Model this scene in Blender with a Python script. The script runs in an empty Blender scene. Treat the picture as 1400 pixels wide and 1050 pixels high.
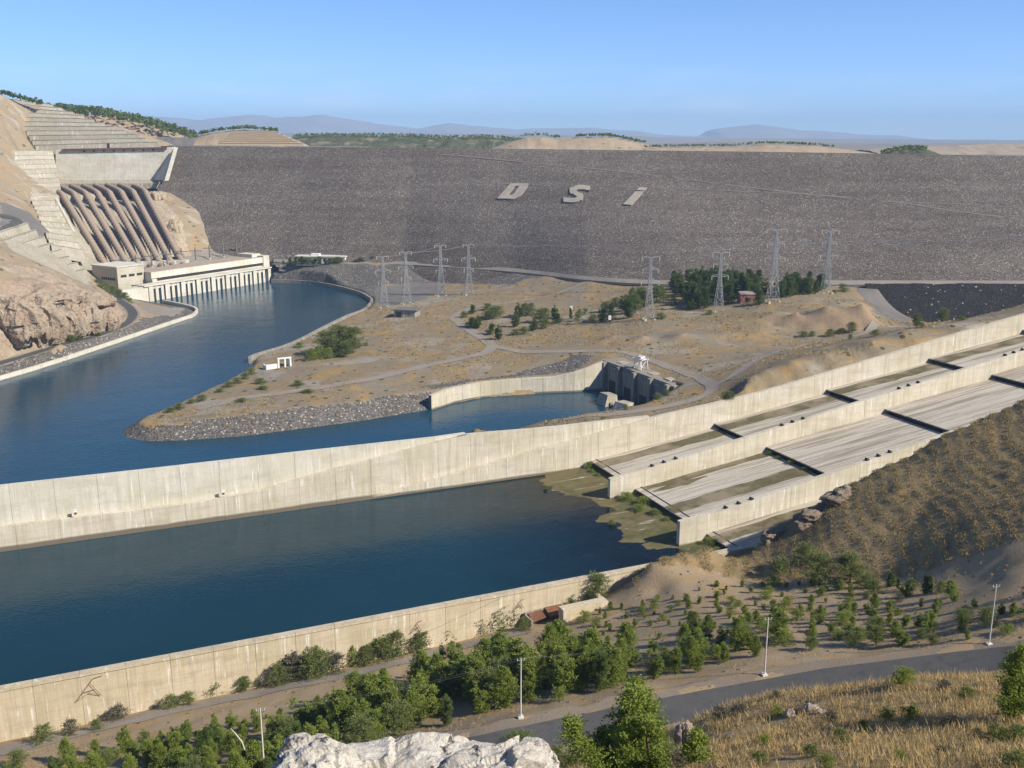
import bpy, math, random
import numpy as np
from mathutils import Vector, Matrix, noise as mnoise

random.seed(7)
rng = np.random.default_rng(7)
D = bpy.data
scene = bpy.context.scene
COL = scene.collection
R = math.radians

# ------------------------------------------------------------------ camera
CAMZ = 165.0
FPX = 1350.0
HORIZ = 190.0
PITCH = math.atan((525 - HORIZ) / FPX)
cam_d = D.cameras.new('camera')
cam_d.sensor_width = 36.0
cam_d.lens = 36.0 * FPX / 1400.0
cam_d.clip_start = 0.5
cam_d.clip_end = 90000.0
cam = D.objects.new('camera', cam_d)
COL.objects.link(cam)
cam.location = (0, 0, CAMZ)
cam.rotation_euler = (math.pi / 2 - PITCH, 0, 0)
scene.camera = cam

# ------------------------------------------------------------------ sky, sun, exposure
SUN_EL = R(37)
SUN_AZ = R(116)                       # clockwise from +Y
TO_SUN = Vector((math.sin(SUN_AZ) * math.cos(SUN_EL), math.cos(SUN_AZ) * math.cos(SUN_EL), math.sin(SUN_EL)))
world = D.worlds.new('World')
scene.world = world
world.use_nodes = True
wn = world.node_tree.nodes
wl = world.node_tree.links
wn.clear()
w_out = wn.new('ShaderNodeOutputWorld')
w_bg = wn.new('ShaderNodeBackground')
w_sky = wn.new('ShaderNodeTexSky')
w_sky.sky_type = 'NISHITA'
w_sky.sun_disc = False
w_sky.sun_elevation = SUN_EL
w_sky.sun_rotation = SUN_AZ
w_sky.altitude = 3000
w_sky.air_density = 0.8
w_sky.dust_density = 0.0
w_sky.ozone_density = 7.5
w_bg.inputs['Strength'].default_value = 0.125
w_tc = wn.new('ShaderNodeTexCoord'); w_mp = wn.new('ShaderNodeMapping'); w_mp.inputs['Scale'].default_value = (5, 5, 26)
w_nz = wn.new('ShaderNodeTexNoise'); w_nz.inputs['Scale'].default_value = 1.6; w_nz.inputs['Detail'].default_value = 7; w_nz.inputs['Roughness'].default_value = 0.6
w_sx = wn.new('ShaderNodeSeparateXYZ'); w_r1 = wn.new('ShaderNodeMapRange'); w_r2 = wn.new('ShaderNodeMapRange'); w_r3 = wn.new('ShaderNodeMapRange')
w_m1 = wn.new('ShaderNodeMath'); w_m2 = wn.new('ShaderNodeMath'); w_mx = wn.new('ShaderNodeMix'); w_mx.data_type = 'RGBA'
wl.new(w_tc.outputs['Generated'], w_mp.inputs[0]); wl.new(w_mp.outputs[0], w_nz.inputs['Vector']); wl.new(w_tc.outputs['Generated'], w_sx.inputs[0])
for nd, src, a_, b_ in ((w_r1, w_nz.outputs['Fac'], 0.48, 0.72), (w_r2, w_sx.outputs[2], 0.075, 0.02), (w_r3, w_sx.outputs[2], 0.0, 0.015)):
    wl.new(src, nd.inputs['Value']); nd.inputs['From Min'].default_value = a_; nd.inputs['From Max'].default_value = b_
w_m1.operation = 'MULTIPLY'; w_m2.operation = 'MULTIPLY'; w_m2.inputs[1].default_value = 0.5
wl.new(w_r1.outputs[0], w_m1.inputs[0]); wl.new(w_r2.outputs[0], w_m1.inputs[1]); wl.new(w_m1.outputs[0], w_m2.inputs[0])
wl.new(w_m2.outputs[0], w_mx.inputs[0]); wl.new(w_sky.outputs[0], w_mx.inputs[6]); w_mx.inputs[7].default_value = (6.0, 6.6, 7.2, 1)
wl.new(w_mx.outputs[2], w_bg.inputs['Color'])
wl.new(w_bg.outputs[0], w_out.inputs['Surface'])
sun_d = D.lights.new('sun', 'SUN')
sun_d.energy = 5.0
sun_d.angle = R(0.53)
sun_d.color = (1.0, 0.92, 0.79)
sun = D.objects.new('sun', sun_d)
COL.objects.link(sun)
sun.rotation_euler = (-TO_SUN).to_track_quat('-Z', 'Y').to_euler()
scene.view_settings.view_transform = 'Standard'
scene.view_settings.look = 'None'
scene.view_settings.exposure = 0.6
scene.view_settings.gamma = 1.0
scene.view_settings.use_curve_mapping = False
scene.cycles.use_denoising = True
scene.cycles.max_bounces = 6
scene.cycles.transparent_max_bounces = 12
scene.cycles.volume_bounces = 0

# ------------------------------------------------------------------ pixel -> world helpers
CP, SP = math.cos(PITCH), math.sin(PITCH)

def ray(px, py):
    a = (px - 700.0) / FPX
    b = (525.0 - py) / FPX
    return np.array([a, CP + b * SP, -SP + b * CP])

def P(px, py, z):
    d = ray(px, py)
    t = (z - CAMZ) / d[2]
    return np.array([d[0] * t, d[1] * t, z])

def PY(px, py, Y):
    d = ray(px, py)
    t = Y / d[1]
    return np.array([d[0] * t, Y, CAMZ + d[2] * t])

def PO(px, py, o):
    d = ray(px, py)
    return np.array([d[0] * o, d[1] * o, CAMZ + d[2] * o])

def mpp(p):
    """metres covered by one photo pixel at a world point"""
    return (p[1] * CP - (p[2] - CAMZ) * SP) / FPX

# ------------------------------------------------------------------ numpy noise
def _hash(ix, iy, seed):
    h = (ix.astype(np.int64) * 374761393 + iy.astype(np.int64) * 668265263 + seed * 974634777) & 0x7fffffff
    h = ((h ^ (h >> 13)) * 1274126177) & 0x7fffffff
    h = h ^ (h >> 16)
    return (h & 0xffff) / 65535.0

def vnoise(x, y, seed=0):
    ix = np.floor(x); iy = np.floor(y)
    fx = x - ix; fy = y - iy
    ux = fx * fx * (3 - 2 * fx); uy = fy * fy * (3 - 2 * fy)
    a = _hash(ix, iy, seed); b = _hash(ix + 1, iy, seed)
    c = _hash(ix, iy + 1, seed); d = _hash(ix + 1, iy + 1, seed)
    return (a * (1 - ux) + b * ux) * (1 - uy) + (c * (1 - ux) + d * ux) * uy

def fbm(x, y, oct=4, seed=0):
    s = 0.0; a = 0.5; n = 0.0
    for k in range(oct):
        s = s + a * (vnoise(x * 2 ** k, y * 2 ** k, seed + k * 17) - 0.5)
        n += a; a *= 0.5
    return s / n * 2.0     # about -1..1

class RBF:
    def __init__(self, pts):
        p = np.array(pts, float)
        self.c = p[:, :2]; n = len(p)
        r = np.linalg.norm(self.c[:, None] - self.c[None], axis=2)
        A = np.zeros((n + 3, n + 3))
        A[:n, :n] = r - 0.8 * np.eye(n)
        A[:n, n] = 1; A[:n, n + 1:] = self.c
        A[n, :n] = 1; A[n + 1:, :n] = self.c.T
        b = np.zeros(n + 3); b[:n] = p[:, 2]
        self.w = np.linalg.lstsq(A, b, rcond=None)[0]
    def __call__(self, x, y):
        x = np.asarray(x, float); y = np.asarray(y, float)
        sh = x.shape; xf = x.ravel(); yf = y.ravel()
        out = np.empty(len(xf)); n = len(self.c)
        for i in range(0, len(xf), 40000):
            xx = xf[i:i + 40000]; yy = yf[i:i + 40000]
            r = np.hypot(xx[:, None] - self.c[:, 0], yy[:, None] - self.c[:, 1])
            out[i:i + 40000] = r @ self.w[:n] + self.w[n] + self.w[n + 1] * xx + self.w[n + 2] * yy
        return out.reshape(sh)

def hit(px, py, H, o0=15.0, o1=2500.0, n=1400):
    d = ray(px, py)
    o = o0 * (o1 / o0) ** np.linspace(0, 1, n)
    z = CAMZ + d[2] * o
    h = H(d[0] * o, d[1] * o)
    below = np.nonzero(z <= h)[0]
    if len(below) == 0:
        return None
    i = below[0]
    if i == 0:
        oo = o[0]
    else:
        a = z[i - 1] - h[i - 1]; b = h[i] - z[i]
        oo = o[i - 1] + (o[i] - o[i - 1]) * a / max(a + b, 1e-9)
    return np.array([d[0] * oo, d[1] * oo, CAMZ + d[2] * oo])

# ------------------------------------------------------------------ object helpers
def mesh_from(name, verts, faces, mat=None, smooth=False):
    me = D.meshes.new(name)
    me.from_pydata([tuple(map(float, v)) for v in verts], [], [tuple(map(int, f)) for f in faces])
    if mat is not None:
        me.materials.append(mat)
    if smooth:
        me.polygons.foreach_set('use_smooth', [True] * len(me.polygons))
    me.update()
    return me

def mesh_np(name, verts, faces, mat=None, smooth=False):
    """verts (n,3) array, faces (m,k) array with constant k"""
    me = D.meshes.new(name)
    verts = np.asarray(verts, np.float32); faces = np.asarray(faces, np.int32)
    k = faces.shape[1]
    me.vertices.add(len(verts)); me.vertices.foreach_set('co', verts.ravel())
    me.loops.add(faces.size); me.loops.foreach_set('vertex_index', faces.ravel())
    me.polygons.add(len(faces))
    me.polygons.foreach_set('loop_start', np.arange(0, faces.size, k, dtype=np.int32))
    me.polygons.foreach_set('loop_total', np.full(len(faces), k, np.int32))
    if smooth:
        me.polygons.foreach_set('use_smooth', np.ones(len(faces), bool))
    if mat is not None:
        me.materials.append(mat)
    me.update(calc_edges=True)
    me.validate()
    return me

def link(name, me, parent=None):
    o = D.objects.new(name, me)
    COL.objects.link(o)
    if parent is not None:
        o.parent = parent
    return o

def tag(o, label=None, cat=None, group=None, kind=None):
    if label: o['label'] = label
    if cat: o['category'] = cat
    if group: o['group'] = group
    if kind: o['kind'] = kind
    return o

def thing(name, loc=(0, 0, 0), rz=0.0, label=None, cat=None, group=None):
    o = D.objects.new(name, None)
    COL.objects.link(o)
    o.empty_display_size = 0.5
    o.location = tuple(map(float, loc)); o.rotation_euler = (0, 0, rz)
    return tag(o, label, cat, group)

class MB:
    """collects shapes, builds one mesh object"""
    def __init__(self):
        self.v = []; self.f = []
    def poly8(self, c):
        """8 corners: bottom 4 ccw, top 4 ccw"""
        b = len(self.v); self.v += [tuple(map(float, p)) for p in c]
        self.f += [(b + 3, b + 2, b + 1, b), (b + 4, b + 5, b + 6, b + 7), (b, b + 1, b + 5, b + 4), (b + 1, b + 2, b + 6, b + 5), (b + 2, b + 3, b + 7, b + 6), (b + 3, b, b + 4, b + 7)]
        return self
    def box(self, x0, x1, y0, y1, z0, z1):
        return self.poly8([(x0, y0, z0), (x1, y0, z0), (x1, y1, z0), (x0, y1, z0), (x0, y0, z1), (x1, y0, z1), (x1, y1, z1), (x0, y1, z1)])
    def bar(self, a, b, r, n=4, r2=None):
        a = Vector(a); b = Vector(b); d = b - a
        if d.length < 1e-6: return self
        r2 = r if r2 is None else r2
        q = d.to_track_quat('Z', 'Y').to_matrix()
        i0 = len(self.v)
        for (c, rr) in ((a, r), (b, r2)):
            for k in range(n):
                t = 2 * math.pi * (k + 0.5) / n
                self.v.append(tuple(c + q @ Vector((math.cos(t) * rr, math.sin(t) * rr, 0))))
        for k in range(n):
            k2 = (k + 1) % n
            self.f.append((i0 + k, i0 + k2, i0 + n + k2, i0 + n + k))
        self.f.append(tuple(i0 + k for k in reversed(range(n)))); self.f.append(tuple(i0 + n + k for k in range(n)))
        return self
    def tube(self, pts, r, n=12, cap=True):
        pts = [Vector(p) for p in pts]; i0 = len(self.v); m = len(pts)
        for i, p in enumerate(pts):
            d = (pts[min(i + 1, m - 1)] - pts[max(i - 1, 0)]).normalized()
            side = d.cross(Vector((0, 0, 1))); side = side.normalized() if side.length > 1e-5 else Vector((1, 0, 0))
            up = side.cross(d)
            rr = r[i] if isinstance(r, (list, tuple)) else r
            for k in range(n):
                t = 2 * math.pi * k / n
                self.v.append(tuple(p + side * (math.cos(t) * rr) + up * (math.sin(t) * rr)))
        for i in range(m - 1):
            for k in range(n):
                k2 = (k + 1) % n
                self.f.append((i0 + i * n + k, i0 + i * n + k2, i0 + (i + 1) * n + k2, i0 + (i + 1) * n + k))
        if cap:
            self.f.append(tuple(i0 + k for k in reversed(range(n)))); self.f.append(tuple(i0 + (m - 1) * n + k for k in range(n)))
        return self
    def prism(self, loop, up):
        """planar loop of points extruded by vector up"""
        i0 = len(self.v); n = len(loop); up = np.array(up, float)
        for p in loop: self.v.append(tuple(map(float, p)))
        for p in loop: self.v.append(tuple(map(float, np.array(p) + up)))
        self.f.append(tuple(i0 + k for k in reversed(range(n)))); self.f.append(tuple(i0 + n + k for k in range(n)))
        for k in range(n):
            k2 = (k + 1) % n
            self.f.append((i0 + k, i0 + k2, i0 + n + k2, i0 + n + k))
        return self
    def quad(self, a, b, c, d):
        i = len(self.v); self.v += [tuple(map(float, p)) for p in (a, b, c, d)]; self.f.append((i, i + 1, i + 2, i + 3)); return self
    def mesh(self, name, mat, smooth=False):
        me = mesh_from(name, self.v, self.f, mat, smooth)
        return me
    def build(self, name, mat, parent=None, smooth=False):
        return link(name, self.mesh(name, mat, smooth), parent)

def grid_mesh(name, X, Y, Z, mat, keep=None, smooth=True):
    ny, nx = X.shape
    V = np.stack([X.ravel(), Y.ravel(), Z.ravel()], 1)
    i = np.arange(ny * nx).reshape(ny, nx)
    F = np.stack([i[:-1, :-1].ravel(), i[:-1, 1:].ravel(), i[1:, 1:].ravel(), i[1:, :-1].ravel()], 1)
    # keep faces counter-clockwise seen from above
    a = V[F[0, 1]] - V[F[0, 0]]; b = V[F[0, 3]] - V[F[0, 0]]
    if a[0] * b[1] - a[1] * b[0] < 0:
        F = F[:, ::-1]
    if keep is not None:
        kf = keep.ravel()[F].all(1)
        F = F[kf]
        used = np.unique(F); remap = np.full(len(V), -1); remap[used] = np.arange(len(used))
        V = V[used]; F = remap[F]
    return mesh_np(name, V, F, mat, smooth)

# ------------------------------------------------------------------ materials
def lin(r, g, b):
    return tuple((c / 12.92 if c <= 0.04045 else ((c + 0.055) / 1.055) ** 2.4) for c in (r / 255, g / 255, b / 255)) + (1.0,)

class M:
    """tiny node-tree builder"""
    def __init__(self, name, rough=0.9, spec=0.25):
        self.m = D.materials.new(name); self.m.use_nodes = True
        self.t = self.m.node_tree; self.n = self.t.nodes; self.l = self.t.links
        self.b = self.n['Principled BSDF']; self.out = self.n['Material Output']
        self.b.inputs['Roughness'].default_value = rough
        self.b.inputs['Specular IOR Level'].default_value = spec
    def node(self, typ, **kw):
        x = self.n.new(typ)
        for k, v in kw.items(): setattr(x, k, v)
        return x
    def set(self, sock, v):
        if hasattr(v, 'is_output') or isinstance(v, bpy.types.NodeSocket): self.l.new(v, sock)
        else: sock.default_value = v
    def pos(self):
        return self.node('ShaderNodeNewGeometry').outputs['Position']
    def obj(self):
        return self.node('ShaderNodeTexCoord').outputs['Object']
    def mapping(self, vec, scale=(1, 1, 1), rot=(0, 0, 0), loc=(0, 0, 0)):
        x = self.node('ShaderNodeMapping'); self.l.new(vec, x.inputs['Vector'])
        x.inputs['Scale'].default_value = scale; x.inputs['Rotation'].default_value = rot; x.inputs['Location'].default_value = loc
        return x.outputs[0]
    def noise(self, vec, scale, detail=5, rough=0.6, dist=0.0):
        x = self.node('ShaderNodeTexNoise'); self.l.new(vec, x.inputs['Vector'])
        x.inputs['Scale'].default_value = scale; x.inputs['Detail'].default_value = detail
        x.inputs['Roughness'].default_value = rough; x.inputs['Distortion'].default_value = dist
        return x.outputs['Fac']
    def voro(self, vec, scale, out='Color', feature='F1', rand=1.0):
        x = self.node('ShaderNodeTexVoronoi'); x.feature = feature; self.l.new(vec, x.inputs['Vector'])
        x.inputs['Scale'].default_value = scale; x.inputs['Randomness'].default_value = rand
        return x.outputs[out]
    def ramp(self, fac, stops, interp='LINEAR'):
        x = self.node('ShaderNodeValToRGB'); self.set(x.inputs['Fac'], fac)
        cr = x.color_ramp; cr.interpolation = interp
        while len(cr.elements) < len(stops): cr.elements.new(0.5)
        for e, (p, c) in zip(cr.elements, stops):
            e.position = p; e.color = c if len(c) == 4 else tuple(c) + (1.0,)
        return x.outputs['Color']
    def val(self, fac, a, b):
        """0..1 ramp between positions a and b"""
        x = self.node('ShaderNodeMapRange'); self.set(x.inputs['Value'], fac)
        x.inputs['From Min'].default_value = a; x.inputs['From Max'].default_value = b
        x.inputs['To Min'].default_value = 0; x.inputs['To Max'].default_value = 1
        return x.outputs[0]
    def mix(self, fac, a, b, mode='MIX'):
        x = self.node('ShaderNodeMix'); x.data_type = 'RGBA'; x.blend_type = mode
        self.set(x.inputs[0], fac); self.set(x.inputs[6], a); self.set(x.inputs[7], b)
        return x.outputs[2]
    def math(self, op, a, b=0.0, clamp=False):
        x = self.node('ShaderNodeMath', operation=op); x.use_clamp = clamp
        self.set(x.inputs[0], a); self.set(x.inputs[1], b)
        return x.outputs[0]
    def sep(self, vec):
        x = self.node('ShaderNodeSeparateXYZ'); self.l.new(vec, x.inputs[0]); return x.outputs
    def color(self, c):
        self.set(self.b.inputs['Base Color'], c); return self
    def bump(self, h, strength=0.5, dist=0.3):
        x = self.node('ShaderNodeBump'); x.inputs['Strength'].default_value = strength; x.inputs['Distance'].default_value = dist
        self.l.new(h, x.inputs['Height']); self.l.new(x.outputs[0], self.b.inputs['Normal']); return self

def simple(name, c, rough=0.8, var=0.25, scale=0.6, metal=0.0):
    m = M(name, rough); p = m.obj()
    n = m.noise(p, scale, 5)
    dark = tuple(x * (1 - var) for x in c); lite = tuple(min(1, x * (1 + var)) for x in c)
    m.color(m.ramp(n, [(0.3, dark), (0.7, lite)])); m.b.inputs['Metallic'].default_value = metal
    return m.m

def concrete(name, base, stain, wscale=1.0, streak=0.5, use_pos=True, lines=0.0, foot=None):
    """weathered concrete: blotches, vertical run-off streaks, pour lines, tide mark above the water"""
    m = M(name, 0.9, 0.2); p = m.pos()
    n1 = m.noise(p, 0.05 * wscale, 6, 0.65)
    n2 = m.noise(m.mapping(p, (0.45 * wscale, 0.45 * wscale, 0.03 * wscale)), 1.0, 5, 0.7)
    n3 = m.noise(p, 1.3 * wscale, 4, 0.7)
    c = m.mix(m.val(n1, 0.35, 0.68), tuple(base) + (1,), tuple(x * 0.80 for x in base[:2]) + (base[2] * 0.68, 1))
    nb = m.noise(m.mapping(p, (0.05 * wscale, 0.05 * wscale, 0.22 * wscale), loc=(5, 3, 9)), 1.0, 5, 0.65)
    c = m.mix(m.math('MULTIPLY', m.val(nb, 0.5, 0.7), 0.6), c, tuple(x * 0.62 for x in base[:2]) + (base[2] * 0.55, 1))
    c = m.mix(m.math('MULTIPLY', m.val(n2, 0.48, 0.68), streak), c, tuple(stain) + (1,))
    nf = m.noise(m.mapping(p, (1.5 * wscale, 1.5 * wscale, 0.05 * wscale)), 1.0, 4, 0.7)
    c = m.mix(m.math('MULTIPLY', m.val(nf, 0.5, 0.7), streak * 0.5), c, tuple(x * 0.7 for x in stain) + (1,))
    n4 = m.noise(m.mapping(p, (0.8 * wscale, 0.8 * wscale, 0.06 * wscale), loc=(31, 7, 0)), 1.0, 5, 0.65)
    c = m.mix(m.math('MULTIPLY', m.val(n4, 0.58, 0.68), 0.7), c, (0.78, 0.76, 0.71, 1))
    c = m.mix(m.math('MULTIPLY', m.val(n3, 0.4, 0.7), 0.25), c, tuple(x * 0.6 for x in base) + (1,))
    if lines:
        z = m.sep(p)[2]
        w = m.math('FRACT', m.math('ADD', m.math('MULTIPLY', z, 1.0 / lines), m.math('MULTIPLY', n1, 0.3)))
        c = m.mix(m.math('MULTIPLY', m.val(w, 0.92, 1.0), 0.35), c, tuple(x * 0.45 for x in base) + (1,))
    if foot is not None:
        z = m.sep(p)[2]
        c = m.mix(m.math('SUBTRACT', 1.0, m.val(m.math('ADD', z, m.math('MULTIPLY', n1, 1.5)), foot - 0.3, foot + 0.5), True), c, (0.16, 0.135, 0.10, 1))
    m.color(c); m.bump(n3, 0.3, 0.15)
    return m.m

def riprap(name, cols, scale, lite=0.06, bumpd=0.8, big=0.012, bands=False):
    m = M(name, 0.95, 0.15); p = m.pos()
    v = m.voro(p, scale); d = m.voro(p, scale, 'Distance')
    r = m.sep(v)[0]
    n = len(cols)
    c = m.ramp(r, [(i / n, tuple(k) + (1,)) for i, k in enumerate(cols)], 'CONSTANT')
    g = m.sep(v)[1]
    c = m.mix(m.val(g, 1 - lite, 1 - lite + 0.01), c, (0.42, 0.39, 0.34, 1))
    b = m.noise(p, big, 6, 0.6)
    c = m.mix(m.val(b, 0.3, 0.75), c, m.mix(0.5, c, (0.5, 0.45, 0.4, 1), 'MULTIPLY'))
    if bands:
        bn = m.noise(m.mapping(p, (0.004, 0.004, 0.11)), 1.0, 5, 0.6, 0.4)
        c = m.mix(m.val(bn, 0.35, 0.68), c, m.mix(0.6, c, (0.55, 0.52, 0.5, 1), 'MULTIPLY'))
        b3 = m.noise(p, 0.03, 6, 0.7)
        c = m.mix(m.math('MULTIPLY', m.val(b3, 0.5, 0.75), 0.55), c, m.mix(0.4, c, (0.30, 0.26, 0.22, 1)))
    c = m.mix(m.math('MULTIPLY', m.val(d, 0.45, 0.8), 0.6), c, (0.02, 0.019, 0.018, 1))
    m.color(c)
    m.bump(m.math('SUBTRACT', 1.0, d), 0.9, bumpd)
    return m.m

def earth(name, tones, scales=(0.02, 0.12, 1.2), dots=None, dot_scale=0.25, dot_size=0.28, bump=0.5, patch=None):
    """dry ground: three noises between four tones, dark scrub dots"""
    m = M(name, 0.95, 0.1); p = m.pos()
    a = m.noise(p, scales[0], 6, 0.6, 0.6); b = m.noise(p, scales[1], 6, 0.65, 0.4); f = m.noise(p, scales[2], 5, 0.75)
    c = m.mix(m.val(a, 0.4, 0.6), tones[0] + (1,), tones[1] + (1,))
    c = m.mix(m.val(b, 0.50, 0.64), c, tones[2] + (1,))
    c = m.mix(m.val(f, 0.35, 0.75), c, m.mix(0.45, c, tones[3] + (1,)))
    h = f
    if patch:
        b2 = m.noise(m.mapping(p, (1, 1.6, 1), loc=(77, 13, 5)), patch[1], 4, 0.55, 0.8)
        c = m.mix(m.val(b2, 0.56, 0.62), c, patch[0] + (1,))
    if dots:
        d = m.voro(p, dot_scale, 'Distance'); r = m.sep(m.voro(p, dot_scale))[0]
        k = m.math('MULTIPLY', m.math('SUBTRACT', 1.0, m.val(m.math('ADD', d, m.math('MULTIPLY', f, 0.2)), dot_size, dot_size + 0.12), True), m.val(r, 0.5, 0.55))
        c = m.mix(k, c, dots + (1,))
        h = m.math('ADD', f, m.math('MULTIPLY', k, 0.8))
    m.color(c); m.bump(h, bump, 0.6)
    return m.m

MAT = {}
MAT['concrete'] = concrete('weathered_concrete', (0.60, 0.55, 0.46), (0.36, 0.30, 0.22), 1.0, 0.6, lines=3.4, foot=1.8)
MAT['concrete_warm'] = concrete('warm_concrete', (0.56, 0.48, 0.36), (0.31, 0.25, 0.175), 1.4, 0.5, lines=3.2)
MAT['concrete_pale'] = concrete('pale_concrete', (0.62, 0.585, 0.51), (0.38, 0.34, 0.28), 1.1, 0.45, foot=0.9)
MAT['shotcrete'] = concrete('shotcrete', (0.40, 0.36, 0.29), (0.25, 0.22, 0.17), 0.6, 0.55)
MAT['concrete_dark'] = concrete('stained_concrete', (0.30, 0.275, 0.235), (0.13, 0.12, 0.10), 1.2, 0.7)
MAT['dam'] = riprap('dam_rockfill', [tuple(1.75 * k for k in c) for c in [(0.068, 0.058, 0.049), (0.10, 0.086, 0.073), (0.082, 0.070, 0.060), (0.125, 0.108, 0.09), (0.09, 0.077, 0.067), (0.11, 0.092, 0.079), (0.145, 0.128, 0.108)]], 0.9, 0.055, 0.5, 0.006, bands=True)
MAT['riprap'] = riprap('bank_riprap', [(0.11, 0.103, 0.095), (0.17, 0.16, 0.145), (0.13, 0.12, 0.11), (0.20, 0.185, 0.17), (0.15, 0.14, 0.125)], 0.95, 0.07, 0.5)
MAT['black_rock'] = riprap('black_rockfill', [(0.022, 0.021, 0.023), (0.035, 0.032, 0.033), (0.028, 0.027, 0.028), (0.05, 0.047, 0.045)], 0.8, 0.012, 0.7)
MAT['bank_earth'] = earth('cut_earth', ((0.28, 0.205, 0.13), (0.31, 0.235, 0.155), (0.25, 0.175, 0.105), (0.17, 0.115, 0.075)), (0.03, 0.15, 0.8), bump=0.8)
MAT['verge'] = earth('road_verge', ((0.25, 0.205, 0.155), (0.22, 0.185, 0.145), (0.27, 0.20, 0.13), (0.13, 0.105, 0.08)), (0.06, 0.3, 1.8), bump=0.5)
MAT['gravel'] = earth('gravel', ((0.24, 0.215, 0.185), (0.29, 0.26, 0.22), (0.26, 0.225, 0.18), (0.16, 0.14, 0.12)), (0.03, 0.2, 1.6), bump=0.3)
MAT['grey_gravel'] = earth('grey_gravel', ((0.15, 0.14, 0.13), (0.18, 0.17, 0.155), (0.17, 0.155, 0.14), (0.1, 0.09, 0.085)), (0.03, 0.2, 1.6), bump=0.4)
MAT['dry'] = earth('dry_ground', ((0.25, 0.195, 0.12), (0.235, 0.20, 0.15), (0.34, 0.225, 0.095), (0.11, 0.088, 0.05)), (0.02, 0.06, 0.45), dots=(0.075, 0.075, 0.035), dot_scale=0.14, dot_size=0.26, bump=0.9, patch=((0.27, 0.24, 0.195), 0.02))
MAT['near'] = earth('hillside_soil', ((0.37, 0.275, 0.17), (0.32, 0.25, 0.165), (0.36, 0.245, 0.12), (0.18, 0.135, 0.08)), (0.03, 0.13, 1.5), dots=(0.10, 0.09, 0.045), dot_scale=0.35, dot_size=0.2)
MAT['scrub'] = earth('scrub_hill', ((0.31, 0.23, 0.125), (0.24, 0.185, 0.10), (0.36, 0.245, 0.115), (0.13, 0.10, 0.055)), (0.03, 0.15, 1.4), dots=(0.10, 0.085, 0.045), dot_scale=0.55, dot_size=0.18, bump=0.8)
MAT['straw'] = earth('straw_ground', ((0.40, 0.285, 0.145), (0.33, 0.24, 0.13), (0.43, 0.30, 0.15), (0.19, 0.14, 0.075)), (0.06, 0.35, 2.5), dots=(0.10, 0.085, 0.04), dot_scale=0.5, dot_size=0.25)
MAT['left_hill'] = earth('ochre_hill', ((0.31, 0.245, 0.165), (0.28, 0.235, 0.17), (0.34, 0.235, 0.125), (0.15, 0.12, 0.08)), (0.014, 0.06, 0.35), dots=(0.11, 0.10, 0.055), dot_scale=0.10, dot_size=0.25, bump=0.9, patch=((0.33, 0.29, 0.225), 0.03))
MAT['tan_hill'] = earth('tan_hill', ((0.34, 0.27, 0.185), (0.37, 0.295, 0.21), (0.32, 0.24, 0.155), (0.25, 0.19, 0.13)), (0.006, 0.03, 0.25), dots=(0.12, 0.11, 0.06), dot_scale=0.05, dot_size=0.2)
MAT['green_hill'] = earth('wooded_hill', ((0.07, 0.085, 0.045), (0.10, 0.105, 0.06), (0.26, 0.22, 0.15), (0.05, 0.065, 0.035)), (0.008, 0.02, 0.12))
MAT['far'] = earth('far_land', ((0.24, 0.20, 0.15), (0.20, 0.18, 0.14), (0.27, 0.22, 0.16), (0.16, 0.14, 0.11)), (0.0006, 0.002, 0.01), bump=0.1)
MAT['mountain'] = earth('mountain_rock', ((0.24, 0.23, 0.215), (0.30, 0.275, 0.25), (0.34, 0.30, 0.27), (0.18, 0.17, 0.16)), (0.0004, 0.0015, 0.008), bump=0.1)
MAT['asphalt'] = earth('old_asphalt', ((0.085, 0.083, 0.082), (0.10, 0.098, 0.095), (0.075, 0.073, 0.072), (0.06, 0.058, 0.056)), (0.05, 0.4, 3.0), bump=0.15)
MAT['track'] = earth('dirt_track', ((0.29, 0.255, 0.21), (0.255, 0.225, 0.19), (0.30, 0.25, 0.19), (0.2, 0.17, 0.14)), (0.04, 0.2, 1.5), bump=0.2)
MAT['steel'] = simple('galvanised_steel', (0.34, 0.35, 0.35), 0.55, 0.2, 0.5, 0.3)
MAT['pole'] = simple('pole_concrete', (0.55, 0.53, 0.48), 0.85, 0.15, 1.0)
MAT['rust'] = simple('rusty_steel', (0.16, 0.075, 0.045), 0.8, 0.4, 1.5)
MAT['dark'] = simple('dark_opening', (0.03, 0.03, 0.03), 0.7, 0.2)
MAT['white'] = simple('white_paint', (0.72, 0.71, 0.67), 0.6, 0.12, 0.5)
MAT['bark'] = simple('bark', (0.11, 0.08, 0.055), 0.95, 0.35, 3.0)
MAT['wire'] = simple('wire', (0.30, 0.30, 0.30), 0.5, 0.1)
MAT['berm'] = earth('berm_gravel', ((0.175, 0.155, 0.135), (0.20, 0.178, 0.155), (0.19, 0.165, 0.14), (0.13, 0.115, 0.1)), (0.03, 0.2, 1.6), bump=0.3)
MAT['letter'] = simple('pale_letter_stone', (0.33, 0.29, 0.235), 0.9, 0.15, 0.15)

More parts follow.
